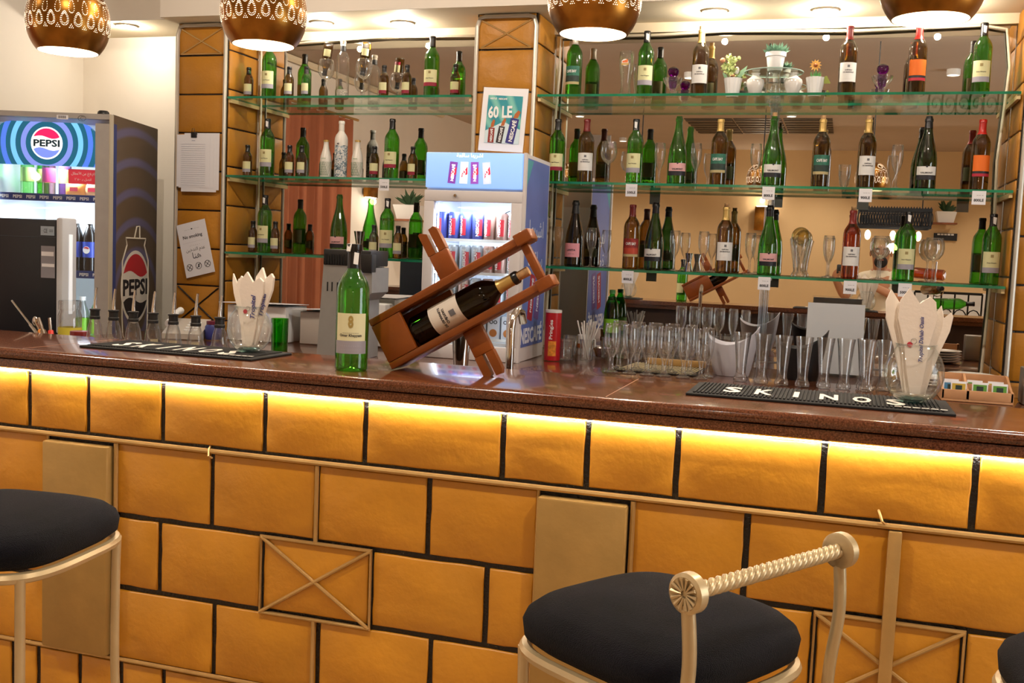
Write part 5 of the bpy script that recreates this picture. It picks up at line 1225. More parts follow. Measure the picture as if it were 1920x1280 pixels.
# green soft drink bottle by the mirror
p = PY(1148, 560, -.10); o = empty('soda_bottle', (p.x, -.10, CZ + .001))
B().lathe([(.0001, .006), (.025, 0), (.034, .008), (.033, .07), (.036, .10), (.036, .19), (.030, .235), (.018, .265), (.0125, .280), (.0125, .292)], 24).build('bottle_body', glass('soda_green', (.10, .62, .10), (.01, .20, .01)), o)
B().lathe([(.0145, .285), (.0145, .303), (.0001, .304)], 16).build('cap', M_LEAF, o); B().lathe([(.0366, .10), (.0366, .165)], 24).build('label', mat('lime_label', '#7ab82a', .5), o); B().wraptext('7UP', .0370, .13, .026).build('lettering', M_WHITE, o)
tag(o, 'green plastic soda bottle against the mirror behind the goblets', 'bottle')
# ---- tea box, plates, napkin dispenser
p = PZ(1822, 752, CZ); tb = empty('tea_box', (.478, -1.03, CZ + .001), .0)
w3, d3 = .235, .20
B().rbox(-w3 / 2, w3 / 2, 0, d3, 0, .008, .002).rbox(-w3 / 2, w3 / 2, 0, .008, .008, .042, .002).rbox(-w3 / 2, w3 / 2, d3 - .008, d3, .008, .085, .002).build('tray', M_WOOD2, tb)
for xx in (-w3 / 2, -.035, w3 / 2 - .008):
    B().prism([(0, .008), (d3, .008), (d3, .085), (d3 * .8, .085), (d3 * .2, .045), (0, .042)], (xx, 0, 0), (0, 1, 0), (0, 0, 1), -.008).build('divider', M_WOOD2, tb, smooth=0)
for yy in (.07, .13): B().box(-w3 / 2 + .008, w3 / 2 - .008, yy, yy + .005, .008, .060).build('divider', M_WOOD2, tb, smooth=0)
tag(tb, 'pale wooden tea box with compartments on the back counter', 'tea box')
cols = [('#4a86b0', 'blue'), ('#c8a840', 'yellow'), ('#5f9a3c', 'green'), ('#5f9a3c', 'green'), ('#a83040', 'red')]
spots = [(-.085, .030, 0), (-.060, .018, 1), (.010, .024, 2), (.075, .024, 3), (-.080, .085, 4), (.0, .095, 2), (.07, .095, 1)]
pl2 = ['behind the yellow one', 'at the front of the first compartment', 'at the front of the wide compartment', 'at the front corner of the tea box', 'in the rear of the tea box', 'in the middle row of the tea box', 'in the far corner of the tea box']
for i, (xx, yy, ci) in enumerate(spots):
    o = empty('tea_sachet', Vector((.478 + xx, -1.03 + yy, CZ + .0095))); o.rotation_euler = (-.12, 0, random.uniform(-.05, .05))
    B().rbox(-.026, .026, 0, .007, 0, .062, .001).build('packet', M_PAPER, o); B().box(-.022, .022, -.0009, -.0002, .004, .054).build('print', mat('tea_print_' + cols[ci][1], cols[ci][0], .5), o, smooth=0); B().box(-.011, .011, -.0014, -.0009, .026, .048).build('print_mark', M_DKTEAL, o, smooth=0)
    tag(o, f'{cols[ci][1]} printed tea sachet {pl2[i]}', 'tea sachet', 'tea sachets in the wooden box')
pp = PZ(1822, 694, CZ)
for st, (xx, yy, n3) in enumerate(((.50, -.62, 5), (.36, -.56, 3))):
    for i in range(n3):
        o = B().lathe([(.0001, .002), (.045, 0), (.060, .004), (.088, .012), (.090, .013), (.088, .0145), (.060, .006), (.0001, .005)], 32).build('side_plate', mat('white_glaze', '#e8e4de', .15, coat=.5), loc=(xx, yy, CZ + .001 + i * .0125)); tag(o, f'white side plate, {["bottom", "second", "third", "fourth", "top"][i] if n3 == 5 else ["bottom", "middle", "top"][i]} of the {"taller" if n3 == 5 else "shorter"} stack behind the tea box', 'plate', 'stacked white plates')
p = PZ(1912, 752, CZ); o = empty('napkin_dispenser', (.69, -.98, CZ + .001)); B().rbox(-.06, .06, 0, .10, .0, .13, .006).build('case', M_STEEL, o); B().box(-.045, .045, -.001, .001, .02, .11).build('front_slot', M_BLACK, o, smooth=0); B().box(-.03, .03, -.012, -.0012, .05, .09).build('paper_tongue', M_PAPER, o, smooth=0); tag(o, 'steel napkin dispenser beyond the tea box', 'napkin dispenser')

# ---- paper sheets on the notice pillar
o = empty('clipped_papers', (-3.225, -.318, 1.96))
for i, (dx, dz, ww, hh) in enumerate(((.035, .0, .21, .29), (.02, .01, .21, .30), (.005, .012, .21, .28), (-.012, .008, .20, .275))):
    B().box(-ww / 2 + dx, ww / 2 + dx, -.004 - i * .0012, -.0035 - i * .0012, -hh + .008, .008 - dz).build('paper_sheet', M_PAPER, o, smooth=0)
b = B()
for i in range(20): b.box(-.085, .06, -.0092, -.0088, -.05 - i * .011, -.0492 - i * .011)
b.box(-.022, -.002, -.0092, -.0088, -.032, -.029); b.build('ruled_lines', mat('grey_print', '#9b9bb0', .8), o, smooth=0)['kind'] = 'stuff'
B().rbox(-.025, .008, -.014, -.002, -.016, .012, .002).tube([(-.02, -.014, .0), (-.014, -.018, .03), (-.004, -.018, .03), (.002, -.014, .0)], .0015, 5).build('binder_clip', M_BLACK, o)
tag(o, 'stack of ruled papers on a black clip hung on the notice pillar', 'papers')
o = empty('no_smoking_notice', (-3.222, -.3125, 1.37)); o.rotation_euler = (0, math.radians(-14), 0)
B().box(-.088, .088, -.002, 0, -.135, .145).build('sheet', M_PAPER, o, smooth=0)
b = B().text('No smoking', (-.003, -.0025, .07), (1, 0, 0), (0, 0, 1), width=.118).text('— — ◆ — —', (0, -.0025, .11), (1, 0, 0), (0, 0, 1), width=.09, height=.008)
b.text('· · · · · · · · · · · · · · ·', (0, -.0025, .042), (1, 0, 0), (0, 0, 1), width=.13, height=.002).text('· · · · · ·', (0, -.0025, .024), (1, 0, 0), (0, 0, 1), width=.06, height=.002)
b.text('\uFEE6\uFEF4\uFEA7\uFEAA\uFE98\uFEDF\uFE8D \uFEE1\uFEAA\uFECB', (0, -.0025, .0), (1, 0, 0), (0, 0, 1), width=.115).text('\uFE8E\uFEE8\uFEEB', (0, -.0025, -.028), (1, 0, 0), (0, 0, 1), width=.05)
b.build('lettering', M_INK, o, smooth=0)
for i in range(3):
    cx2 = -.055 + i * .055; q = B().tube([(cx2 + .017 * math.cos(2 * PI * s / 20), -.003, -.085 + .017 * math.sin(2 * PI * s / 20)) for s in range(20)], .0012, 4, closed=True)
    q.tube([(cx2 - .012, -.003, -.097), (cx2 + .012, -.003, -.073)], .0012, 4)
    if i != 1: q.tube([(cx2 - .012, -.003, -.073), (cx2 + .012, -.003, -.097)], .0012, 4)
    else: q.prism([(-.003, -.008), (.004, -.008), (.004, .008), (-.001, .010)], (cx2, -.003, -.085), (1, 0, 0), (0, 0, 1), .0005)
    q.build('prohibition_symbol', M_INK, o)
tag(o, 'tilted white No smoking notice on the yellow pillar', 'notice')

# ================================================================ tall soft drinks fridge in the alcove
pf = empty('tall_drinks_fridge', (-3.987, -.942, 0.0), math.atan2(.276, .961))
pfM = Matrix.Translation(pf.location) @ Matrix.Rotation(math.atan2(.276, .961), 4, 'Z')
FWD, FD, FH = .62, .60, 2.0
M_PG = mat('fridge_grey_shell', '#a39d97', .45, var=.04, scale=20); M_PI = mat('fridge_inner_white', '#eef3fb', .5)
b = B().box(0, .03, .03, FD, .02, FH).box(FWD - .03, FWD, .03, FD, .02, FH).box(.03, FWD - .03, FD - .03, FD, .02, FH).box(.03, FWD - .03, .03, FD - .03, FH - .05, FH).box(.03, FWD - .03, .03, FD - .03, .02, .30)
b.build('cabinet', M_PI, pf, smooth=0)
B().box(0, FWD, .026, .03, FH - .0, FH + .001).box(0, FWD, .03, FD, FH, FH + .003).build('top_cover', M_PG, pf, smooth=0)
dr = B()
for a in ((0, FWD, .0, .10), (0, FWD, 1.955, FH), (0, .068, .10, 1.955), (.552, FWD, .10, 1.955)): dr.box(a[0], a[1], -.016, .024, a[2] + .02, a[3])
dr = dr.build('door', M_PG, pf, smooth=0)
B().box(FWD + .0002, FWD + .006, -.018, .020, .02, FH).build('door_edge', mat('pale_edge', '#b9ae98', .4), dr, smooth=0)
B().box(.068, .552, .002, .006, .12, 1.745).build('door_pane', G_DOOR, dr, smooth=0)
B().lathe([(.0001, .016), (.02, .016), (.026, .010), (.028, 0)], 18).xf(Matrix.Translation((FWD - .045, .02, FH + .003))).build('hinge_cap', M_BLACK, pf)
# lit header with rings
def rings_mat():
    m = bpy.data.materials.new('lit_ring_header'); m.use_nodes = True; t = m.node_tree; N = t.nodes; L = t.links; p = N['Principled BSDF']
    tc = N.new('ShaderNodeTexCoord'); mp = N.new('ShaderNodeMapping'); mp.inputs['Location'].default_value = (-.318, 0, -1.852); L.new(tc.outputs['Object'], mp.inputs[0])
    sx = N.new('ShaderNodeSeparateXYZ'); L.new(mp.outputs[0], sx.inputs[0])
    v = N.new('ShaderNodeCombineXYZ'); L.new(sx.outputs[0], v.inputs[0]); L.new(sx.outputs[2], v.inputs[1])
    ln = N.new('ShaderNodeVectorMath'); ln.operation = 'LENGTH'; L.new(v.outputs[0], ln.inputs[0])
    mu = N.new('ShaderNodeMath'); mu.operation = 'MULTIPLY'; mu.inputs[1].default_value = 3.2; L.new(ln.outputs['Value'], mu.inputs[0])
    r = N.new('ShaderNodeValToRGB'); r.color_ramp.interpolation = 'CONSTANT'; e = r.color_ramp.elements
    cols = [(0, '#0f5a78'), (.325, '#7a8fe8'), (.405, '#0f5a78'), (.485, '#6fc0f4'), (.565, '#0f5a78'), (.640, '#4a78e8'), (.715, '#0f5a78'), (.80, '#3f6ee0')]
    e[0].color = (*H(cols[0][1]), 1); e[1].position = cols[1][0]; e[1].color = (*H(cols[1][1]), 1)
    for ps, c in cols[2:]: x = e.new(ps); x.color = (*H(c), 1)
    L.new(mu.outputs[0], r.inputs[0]); L.new(r.outputs[0], p.inputs['Base Color']); L.new(r.outputs[0], p.inputs['Emission Color']); p.inputs['Emission Strength'].default_value = .78; p.inputs['Roughness'].default_value = .35
    return m
hp = [(x + .310, z + 1.8495) for x, z in rrect(.484, .205, .075)]
hp = [(x, z) if z > 1.80 else (.068 if x < .31 else .552, z) for x, z in hp]; hp = [q for i, q in enumerate(hp) if q not in hp[:i]]
hd = B().prism(hp, (0, -.018, 0), (1, 0, 0), (0, 0, 1), .03).build('header_sign', rings_mat(), pf, smooth=0)
LC = Vector((.318, -.0195, 1.852)); ux = (1, 0, 0); uz = (0, 0, 1)
def seg(r, flip, n=16):          # cap of the disc with a waved chord
    arc = [(r * math.cos(a), r * math.sin(a)) for a in [math.radians(25) + math.radians(130) * i / n for i in range(n + 1)]]
    wv = [(-r * .906 + 2 * r * .906 * i / 10, r * .40 + r * .10 * math.sin((i / 10) * 2 * PI) * (1 if not flip else 1)) for i in range(1, 10)]
    pl = arc + wv
    return pl if not flip else [(-x, -y) for x, y in pl]
B().prism(circle(.077, 36), LC, ux, uz, .0006).build('white_disc', emitter('white_backlit_disc', (1, 1, 1), 1.0), hd, smooth=0)
B().prism(seg(.070, False), LC + Vector((0, -.001, 0)), ux, uz, .0004).build('red_wave', emitter('red_backlit_wave', '#f0185a', .95), hd, smooth=0)
B().prism(seg(.070, True), LC + Vector((0, -.001, 0)), ux, uz, .0004).build('blue_wave', emitter('blue_backlit_wave', '#6f86de', .95), hd, smooth=0)
B().text('PEPSI', LC + Vector((0, -.0012, .0)), ux, uz, width=.128, height=.034).build('lettering', mat('dark_teal_print', '#08384a', .5), hd, smooth=0)
# pen marks and barcode on the frame
st = B().box(.365, .420, -.0172, -.0162, 1.968, 1.988).build('barcode_sticker', M_PAPER, dr, smooth=0)
b = B()
for i in range(9): b.box(.372 + i * .0045, .3735 + i * .0045 + .001 * (i % 2), -.0180, -.0173, 1.972, 1.985)
b.build('bars', M_INK, st, smooth=0)
B().tube([(.487 + .019 * math.cos(a / 10 * PI), -.0168, 1.976 + .013 * math.sin(a / 10 * PI)) for a in range(20)], .0009, 4, closed=True).tube([(.49 + .010 * math.cos(a / 10 * PI + .8), -.0168, 1.976 + .008 * math.sin(a / 10 * PI + .8)) for a in range(14)], .0009, 4).build('pen_mark', M_INK, dr)
# side print: arches, can outline and logo
def arch_mat():
    m = bpy.data.materials.new('brown_arch_print'); m.use_nodes = True; t = m.node_tree; N = t.nodes; L = t.links; p = N['Principled BSDF']
    tc = N.new('ShaderNodeTexCoord'); sx = N.new('ShaderNodeSeparateXYZ'); L.new(tc.outputs['Object'], sx.inputs[0])
    a = N.new('ShaderNodeMath'); a.operation = 'SUBTRACT'; a.inputs[1].default_value = .33; L.new(sx.outputs[1], a.inputs[0])
    c = N.new('ShaderNodeMath'); c.operation = 'SUBTRACT'; c.inputs[1].default_value = 1.05; L.new(sx.outputs[2], c.inputs[0])
    v = N.new('ShaderNodeCombineXYZ'); L.new(a.outputs[0], v.inputs[0]); L.new(c.outputs[0], v.inputs[1])
    ln = N.new('ShaderNodeVectorMath'); ln.operation = 'LENGTH'; L.new(v.outputs[0], ln.inputs[0])
    f = N.new('ShaderNodeMath'); f.operation = 'PINGPONG'; f.inputs[1].default_value = .075; L.new(ln.outputs['Value'], f.inputs[0])
    r = N.new('ShaderNodeValToRGB'); e = r.color_ramp.elements; e[0].position = .012; e[0].color = (*H('#5c5674'), 1); e[1].position = .028; e[1].color = (*H('#574634'), 1)
    L.new(f.outputs[0], r.inputs[0]); L.new(r.outputs[0], p.inputs['Base Color']); p.inputs['Roughness'].default_value = .5; return m
sd = B().box(FWD, FWD + .004, .024, FD, .02, FH + .003).build('side_print', arch_mat(), pf, smooth=0)
B().box(FWD + .0042, FWD + .0050, .024, .060, .02, 1.96).build('blue_edge_print', mat('blue_edge_print', '#26356e', .5), sd, smooth=0)
XS = FWD + .0048; cy2, cz2 = .31, 1.165; uy = (0, 1, 0)
def spr(name, poly, off, m, smooth=0): return B().prism(poly, (XS + off, 0, 0), uy, uz, .0004).build(name, m, sd, smooth=smooth)
can = [(cy2 - .17, 1.02), (cy2 - .17, 1.30), (cy2 - .115, 1.38), (cy2 - .13, 1.415), (cy2 + .13, 1.415), (cy2 + .115, 1.38), (cy2 + .17, 1.30), (cy2 + .17, 1.02), (cy2 + .16, .92), (cy2 - .16, .92)]
B().tube([(XS, y, z) for y, z in can], .0045, 4, closed=True).tube([(XS, cy2 - .02, 1.415), (XS, cy2 + .01, 1.475), (XS, cy2 + .045, 1.478), (XS, cy2 + .05, 1.415)], .0045, 4).build('can_outline', mat('cream_print_line', '#d6ccba', .5), sd)
spr('logo_ring', circle(.188, 40, cy2, cz2), .0006, mat('cream_print', '#d9d2c6', .5))
spr('red_wave', [(cy2 + x, cz2 + y) for x, y in seg(.170, False)], .0012, mat('deep_red_print', '#b01c28', .5))
spr('black_wave', [(cy2 + x, cz2 + y) for x, y in seg(.170, True)], .0012, mat('black_print', '#14121a', .5))
B().text('PEPSI', (XS + .0014, cy2, cz2), uy, uz, width=.32, height=.085).build('lettering', mat('black_print', '#14121a', .5), sd, smooth=0)
# inside
B().box(.036, .046, .036, .050, .32, 1.72).box(FWD - .046, FWD - .036, .036, .050, .32, 1.72).build('inner_light', emitter('cool_tube_glow', (.82, .92, 1.0), 18), pf, smooth=0)
M_STRIP = mat('navy_strip', '#233a78', .4)
for z in (1.602, 1.234, .86):
    s2 = B().box(.034, FWD - .034, .05, FD - .05, z - .008, z - .003).build('shelf', M_WHITE, pf, smooth=0)
    B().box(.034, FWD - .034, .040, .050, z - .024, z + .012).build('price_strip', M_STRIP, s2, smooth=0)
    b = B()
    for i in range(8): b.text('PEPSI', (.08 + i * .066, .0394, z - .006), ux, uz, width=.044)
    b.build('lettering', M_WHITE, s2, smooth=0)
    B().box(.05, FWD - .05, .052, .064, z - .022, z - .009).build('shelf_light', emitter('cool_tube_glow2', (.85, .94, 1.0), 5), s2, smooth=0)
b = B()
for z in (1.64, 1.665, 1.47, 1.445, 1.10, 1.08):
    for i in range(8): b.box(.33 + i * .033, .352 + i * .033, FD - .0315, FD - .0302, z, z + .004)
b.build('vent_slots', mat('slot_grey', '#3c4650', .6), pf, smooth=0)['kind'] = 'stuff'
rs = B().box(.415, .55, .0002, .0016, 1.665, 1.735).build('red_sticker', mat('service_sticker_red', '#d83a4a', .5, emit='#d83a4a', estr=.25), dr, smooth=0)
T1 = '\uFEDD\uFE8E\uFEC4\uFECB\uFEF7\uFE8D \uFEE6\uFECB \uFECD\uFEFC\uFE91\uFEFA\uFEDF'; T2 = '\u0661\u0666\u0665\u0660\u0660 \u0640\uFE91 \uFEDE\uFEBC\uFE97\uFE8D'
B().text(T1, (.487, -.0004, 1.713), ux, uz, width=.115).text(T2, (.487, -.0004, 1.686), ux, uz, width=.080).build('lettering', M_WHITE, rs, smooth=0)
tag(pf, 'tall grey soft drinks fridge with lit blue ring header', 'fridge')
lamp('tall_fridge_light', 'AREA', pfM @ Vector((.31, .10, 1.82)), 10, color=(.82, .92, 1), size=.10, aim=(0, .2, -1))
lamp('tall_fridge_light', 'AREA', pfM @ Vector((.31, .12, 1.57)), 9, color=(.82, .92, 1), size=.3, aim=(0, .2, -1))
SB = [(.0001, .004), (.026, 0), (.0335, .008), (.0335, .16), (.030, .185), (.018, .215), (.0130, .228), (.0130, .244)]
def soda(x, y, z, gl, lab, capm, label, k=1.0):
    o = empty('soda_bottle', pfM @ Vector((x, y, z)), .2)
    B().lathe([(r * k, q * k) for r, q in SB], 22).build('bottle_body', gl, o); B().lathe([(.0335 * k * 1.02, .075 * k), (.0335 * k * 1.02, .15 * k)], 22).build('label', lab, o); B().lathe([(.0150 * k, .236 * k), (.0150 * k, .256 * k), (.0001, .257 * k)], 14).build('cap', capm, o)
    tag(o, label, 'bottle', 'bottles in the tall fridge'); return o
G_LIME = glass('lime_drink', (.45, .80, .40), (.10, .45, .12)); G_COLA = mat('cola_dark', '#120a0a', .12); G_JU = glass('berry_drink', (.75, .55, .60), (.3, .12, .2))
soda(.165, .10, 1.603, G_LIME, mat('apple_label', '#9ed06a', .5), M_WHITE, 'lime juice bottle with green label, top shelf of tall fridge', .92)
soda(.215, .16, 1.603, G_MIDGREEN, mat('apple_label', '#9ed06a', .5), M_WHITE, 'dark green soda bottle behind the pink-label bottle', .9)
soda(.272, .10, 1.603, G_JU, mat('berry_label', '#d8487a', .5), M_WHITE, 'juice bottle with pink berry label, top shelf of tall fridge', .92)
soda(.330, .15, 1.603, mat('plum_drink', '#4a3060', .2), mat('apple_label', '#9ed06a', .5), M_WHITE, 'purple soda bottle beside the orange snack bag', .9)
for i in range(5):
    o = soda(.275 + i * .068, .10, 1.235, G_COLA, mat('cola_blue_label', '#2a3f9a', .4), M_WHITE, f'cola bottle with blue label on second shelf, {ORD[i]} from the till', 1.02)
    B().lathe([(.0001, .19), (.022, .205), (.0138, .235)], 14).build('air_gap', G_CLEAR, o)
    if i % 2: B().prism(circle(.018, 16), (0, -.0352, .113), (1, 0, 0), (0, 0, 1), .0008).build('round_logo', M_WHITE, o); B().prism(seg(.0155, False, 8), (0, -.0358, .113), (1, 0, 0), (0, 0, 1), .0004).build('red_wave', M_REDINK, o)
for i in range(4): soda(.30 + i * .07, .11, .861, G_LIME if i % 2 else G_CLEAR, mat('lime_label', '#7ab82a', .5), M_WHITE, f'pale soda bottle on third shelf of tall fridge, {ORD[i]} from the till', 1.0)
def bag(x, col, label, tx):
    o = empty('snack_bag', pfM @ Vector((x, .11, 1.603)), .2); n = 12; b = B(); vs = []
    for j in range(7):
        z = j / 6
        for i in range(n):
            a = 2 * PI * i / n; f = math.sin(PI * min(max(z, .03), .97)) ** .5; vs.append((.055 * math.cos(a), .026 * f * math.sin(a), .07 * z))
    b.add(vs, [(j * n + i, j * n + (i + 1) % n, (j + 1) * n + (i + 1) % n, (j + 1) * n + i) for j in range(6) for i in range(n)]); b.build('bag', mat('bag_' + col[1:], col, .3), o); B().box(-.02, .02, -.028, -.024, .03, .05).build('brand_patch', M_REDINK, o, smooth=0); tag(o, label, 'snack bag')
bag(.405, '#e8a24a', 'orange snack bag lying in the tall fridge', ''); bag(.495, '#e9b878', 'pale orange snack bag at the fridge door edge', '')
o = empty('paper_cup', pfM @ Vector((.545, .09, 1.603))); B().lathe([(.0001, .002), (.022, 0), (.028, .075), (.0285, .078), (.027, .076)], 18).build('cup', M_WHITE, o); B().lathe([(.0262, .045), (.0275, .062)], 18).build('print_band', mat('apple_label', '#9ed06a', .5), o); tag(o, 'white paper cup inside the tall fridge', 'cup')

# ================================================================ what the mirrors show of the room
def MX(px, py, X):                    # point on the plane x = X that the back mirror shows at this pixel
    d = ray(px, py); P = CAM + d * ((X - CAM.x) / d.x); return Vector((P.x, -P.y, P.z))
def MY(px, py, y):                    # the same on the plane y = const in front of the mirror
    P = PY(px, py, -y); return Vector((P.x, y, P.z))
def MZ(px, py, z):
    P = PZ(px, py, z); return Vector((P.x, -P.y, P.z))
a = MX(528, 450, LW + .08).y; c2 = MX(655, 450, LW + .08).y
b = B(); n = 90; vs = []
for z in (.06, 1.3, 2.55):
    for i in range(n + 1):
        t = i / n; vs.append((LW + .09 + .035 * math.sin(t * 2 * PI * 9) + .012 * math.sin(t * 2 * PI * 23), a + (c2 - a) * t, z))
m1 = n + 1
b.add(vs, [(j * m1 + i, j * m1 + i + 1, (j + 1) * m1 + i + 1, (j + 1) * m1 + i) for j in range(2) for i in range(n)])
b.add([(x + .004, y, z) for x, y, z in vs], [(j * m1 + i, (j + 1) * m1 + i, (j + 1) * m1 + i + 1, j * m1 + i + 1) for j in range(2) for i in range(n)])
cu = b.build('curtain', mat('salmon_orange_cloth', '#a8623f', .8, var=.08, scale=6), smooth=80)
B().tube([(LW + .09, a + .1, 2.57), (LW + .09, c2 - .1, 2.57)], .012, 8).build('rod', M_GOLD, cu); tag(cu, 'salmon orange curtain, seen in the narrow mirror', 'curtain')
p = MX(690, 360, LW + .02); o = empty('wall_sconce', p); B().rbox(0, .07, -.09, .09, -.05, .05, .004).build('shade', M_BRASS, o); B().rbox(.012, .058, -.075, .075, -.054, -.048, .001).build('bulb', emitter('pendant_bulb', (1, .85, .6), 25), o); tag(o, 'small brass wall lamp throwing light down, seen in the narrow mirror', 'wall lamp')
lamp('sconce_light', 'POINT', (p.x + .06, p.y, p.z - .09), 3, size=.03)
p = MX(768, 402, LW + .24)
def wall_plant(p, label):
    o = empty('potted_plant', p); B().add([(-.09, -.10, 0), (.09, -.10, 0), (.09, .10, 0), (-.09, .10, 0), (-.12, -.14, .14), (.12, -.14, .14), (.12, .14, .14), (-.12, .14, .14)], [(0, 3, 2, 1), (0, 1, 5, 4), (1, 2, 6, 5), (2, 3, 7, 6), (3, 0, 4, 7), (4, 5, 6, 7)]).build('planter', M_WHITE, o, smooth=0)
    b = B()
    for k in range(40):
        a = random.uniform(0, 2 * PI); L2 = random.uniform(.10, .19); e = random.uniform(.3, 1.3); leaf(b, (0, 0, .13), (L2 * math.cos(a) * math.sin(e), L2 * math.sin(a) * math.sin(e), .14 + L2 * math.cos(e)), .018)
    b.build('foliage', mat('dark_leaf', '#33502f', .6), o)['kind'] = 'stuff'; B().box(-.235, .13, -.16, .16, -.02, -.001).build('bracket_board', M_WOOD, o, smooth=0); return tag(o, label, 'potted plant')
wall_plant(p - Vector((0, 0, .05)), 'dark-leaved plant in a white planter, seen in the narrow mirror')
for px0, px1, l in ((1313, 1393, 'nearest the middle pillar'), (1396, 1476, 'of the middle'), (1480, 1563, 'nearest the far pillar')):
    p0 = MZ(px0, 252, CEIL_Z - .012); p1 = MZ(px1, 224, CEIL_Z - .012); o = empty('ceiling_vent', (0, 0, 0))
    x0, x1 = p0.x, MZ(px1, 252, CEIL_Z - .012).x; y0, y1 = sorted((p0.y, p1.y))
    B().box(x0, x1, y0, y1, CEIL_Z - .006, CEIL_Z - .001).build('backing', M_BLACK, o, smooth=0)
    for q in range(6):
        yy = y0 + (y1 - y0) * (q + .5) / 6.5; B().box(x0, x1, yy, yy + .08, CEIL_Z - .014, CEIL_Z - .006).build('slat', mat('brown_slat', '#6a5640', .5), o, smooth=0)
    tag(o, f'dark slatted ceiling vent in the mirror, {l}', 'vent', 'ceiling vents')
p = MY(1428, 410, FW + .02); o = empty('wall_sconce', p); B().rbox(-.09, .09, 0, .08, -.16, .16, .01).build('shade', M_BRASS, o); B().rbox(-.07, .07, .01, .07, .162, .17, .001).build('bulb', emitter('pendant_bulb', (1, .85, .6), 25), o); tag(o, 'gold box wall lamp shining up, seen in the wide mirror', 'wall lamp')
lamp('sconce_light', 'POINT', (p.x, p.y + .05, p.z + .24), 6, size=.03)
# box lantern
ya = -6.6; p0 = MY(1608, 428, ya); p1 = MY(1742, 396, ya); o = empty('box_lantern', (p0.x, ya, p0.z)); lw, lh = p1.x - p0.x, p1.z - p0.z
M_LAN = mat('dark_filigree_metal', '#2c3036', .5, metal=.5)
for yy in (0, .45):
    B().box(0, lw, yy, yy + .01, 0, lh * .12).box(0, lw, yy, yy + .01, lh * .85, lh).build('band', M_LAN, o, smooth=0)
    b = B()
    for i in range(26):
        x = lw * (i + .5) / 26; b.tube([(x + .022 * math.cos(2 * PI * s / 10), yy + .005, lh * .48 + lh * .36 * math.sin(2 * PI * s / 10)) for s in range(10)], .006, 4, closed=True); b.prism([(-.01, 0), (.01, 0), (0, .02)], (x, yy, lh), (1, 0, 0), (0, 0, 1), -.01)
    b.build('filigree', M_LAN, o)
for xx in (0, lw): B().box(xx - .01, xx, 0, .45, 0, lh).build('end_plate', M_LAN, o, smooth=0)
for xx in (.10, lw * .5, lw - .10): B().sphere((xx, .22, -.07), .03, 8, sq=(1, 1, 1.7)).build('bulb', emitter('lantern_bulb', (1, .78, .45), 7), o)
for xx in (.08, lw - .08): B().tube([(xx, .22, 0), (xx, .22, CEIL_Z - p0.z)], .006, 6).build('chain', M_LAN, o)
B().box(0, lw, .21, .23, .0, .02).build('cross_bar', M_LAN, o, smooth=0)
tag(o, 'dark filigree box lantern with bulbs, seen in the wide mirror', 'lantern')
lamp('lantern_light', 'POINT', (p0.x + lw * .5, ya + .22, p0.z - .2), 10, size=.05)
wall_plant(MY(1772, 418, FW + .25), 'spiky plant in a pale planter, seen in the wide mirror')
p0 = MY(1750, 450, FW + .03); p1 = MY(1795, 438, FW + .03); o = B().box(p0.x, p1.x, FW + .005, FW + .03, p0.z, p1.z).build('wall_sign', M_BLACK, smooth=0); B().text('— — — — —', ((p0.x + p1.x) / 2, FW + .033, (p0.z + p1.z) / 2 + .03), (-1, 0, 0), (0, 0, 1), width=(p1.x - p0.x) * .7, height=.02).build('white_print', M_WHITE, o, smooth=0); tag(o, 'black wall sign with white lines, seen in the wide mirror', 'sign')
# scrolled iron railing before a white dado
p0 = MY(1712, 590, FW + .6); p1 = MY(1842, 552, FW + .6); o = empty('iron_railing', (p0.x, FW + .6, 0)); lw = p1.x - p0.x; zt = p1.z
M_IRON = mat('black_iron', '#15130f', .5, metal=.6)
B().tube([(0, 0, zt), (lw, 0, zt)], .016, 8).build('top_rail', M_IRON, o); B().tube([(0, 0, .08), (lw, 0, .08)], .012, 8).build('bottom_rail', M_IRON, o)
for i in range(6):
    x = lw * i / 5; B().tube([(x, 0, 0), (x, 0, zt)], .011, 6).build('baluster', M_IRON, o)
    if i < 5:
        xm = x + lw / 10; B().tube([(xm + (.01 + .0045 * s) * math.cos(s * .5), 0, zt * .72 + (.01 + .0045 * s) * 1.5 * math.sin(s * .5)) for s in range(22)], .008, 6).tube([(xm + (.01 + .004 * s) * math.cos(-s * .5), 0, zt * .35 + (.01 + .004 * s) * 1.5 * math.sin(-s * .5)) for s in range(22)], .008, 6).build('scroll', M_IRON, o)
tag(o, 'black scrolled iron railing, seen in the wide mirror', 'railing')
struct(B().box(p0.x - .3, p1.x + .6, FW + .001, FW + .02, 0, 1.15).build('trim_3', M_WHITE, smooth=0))
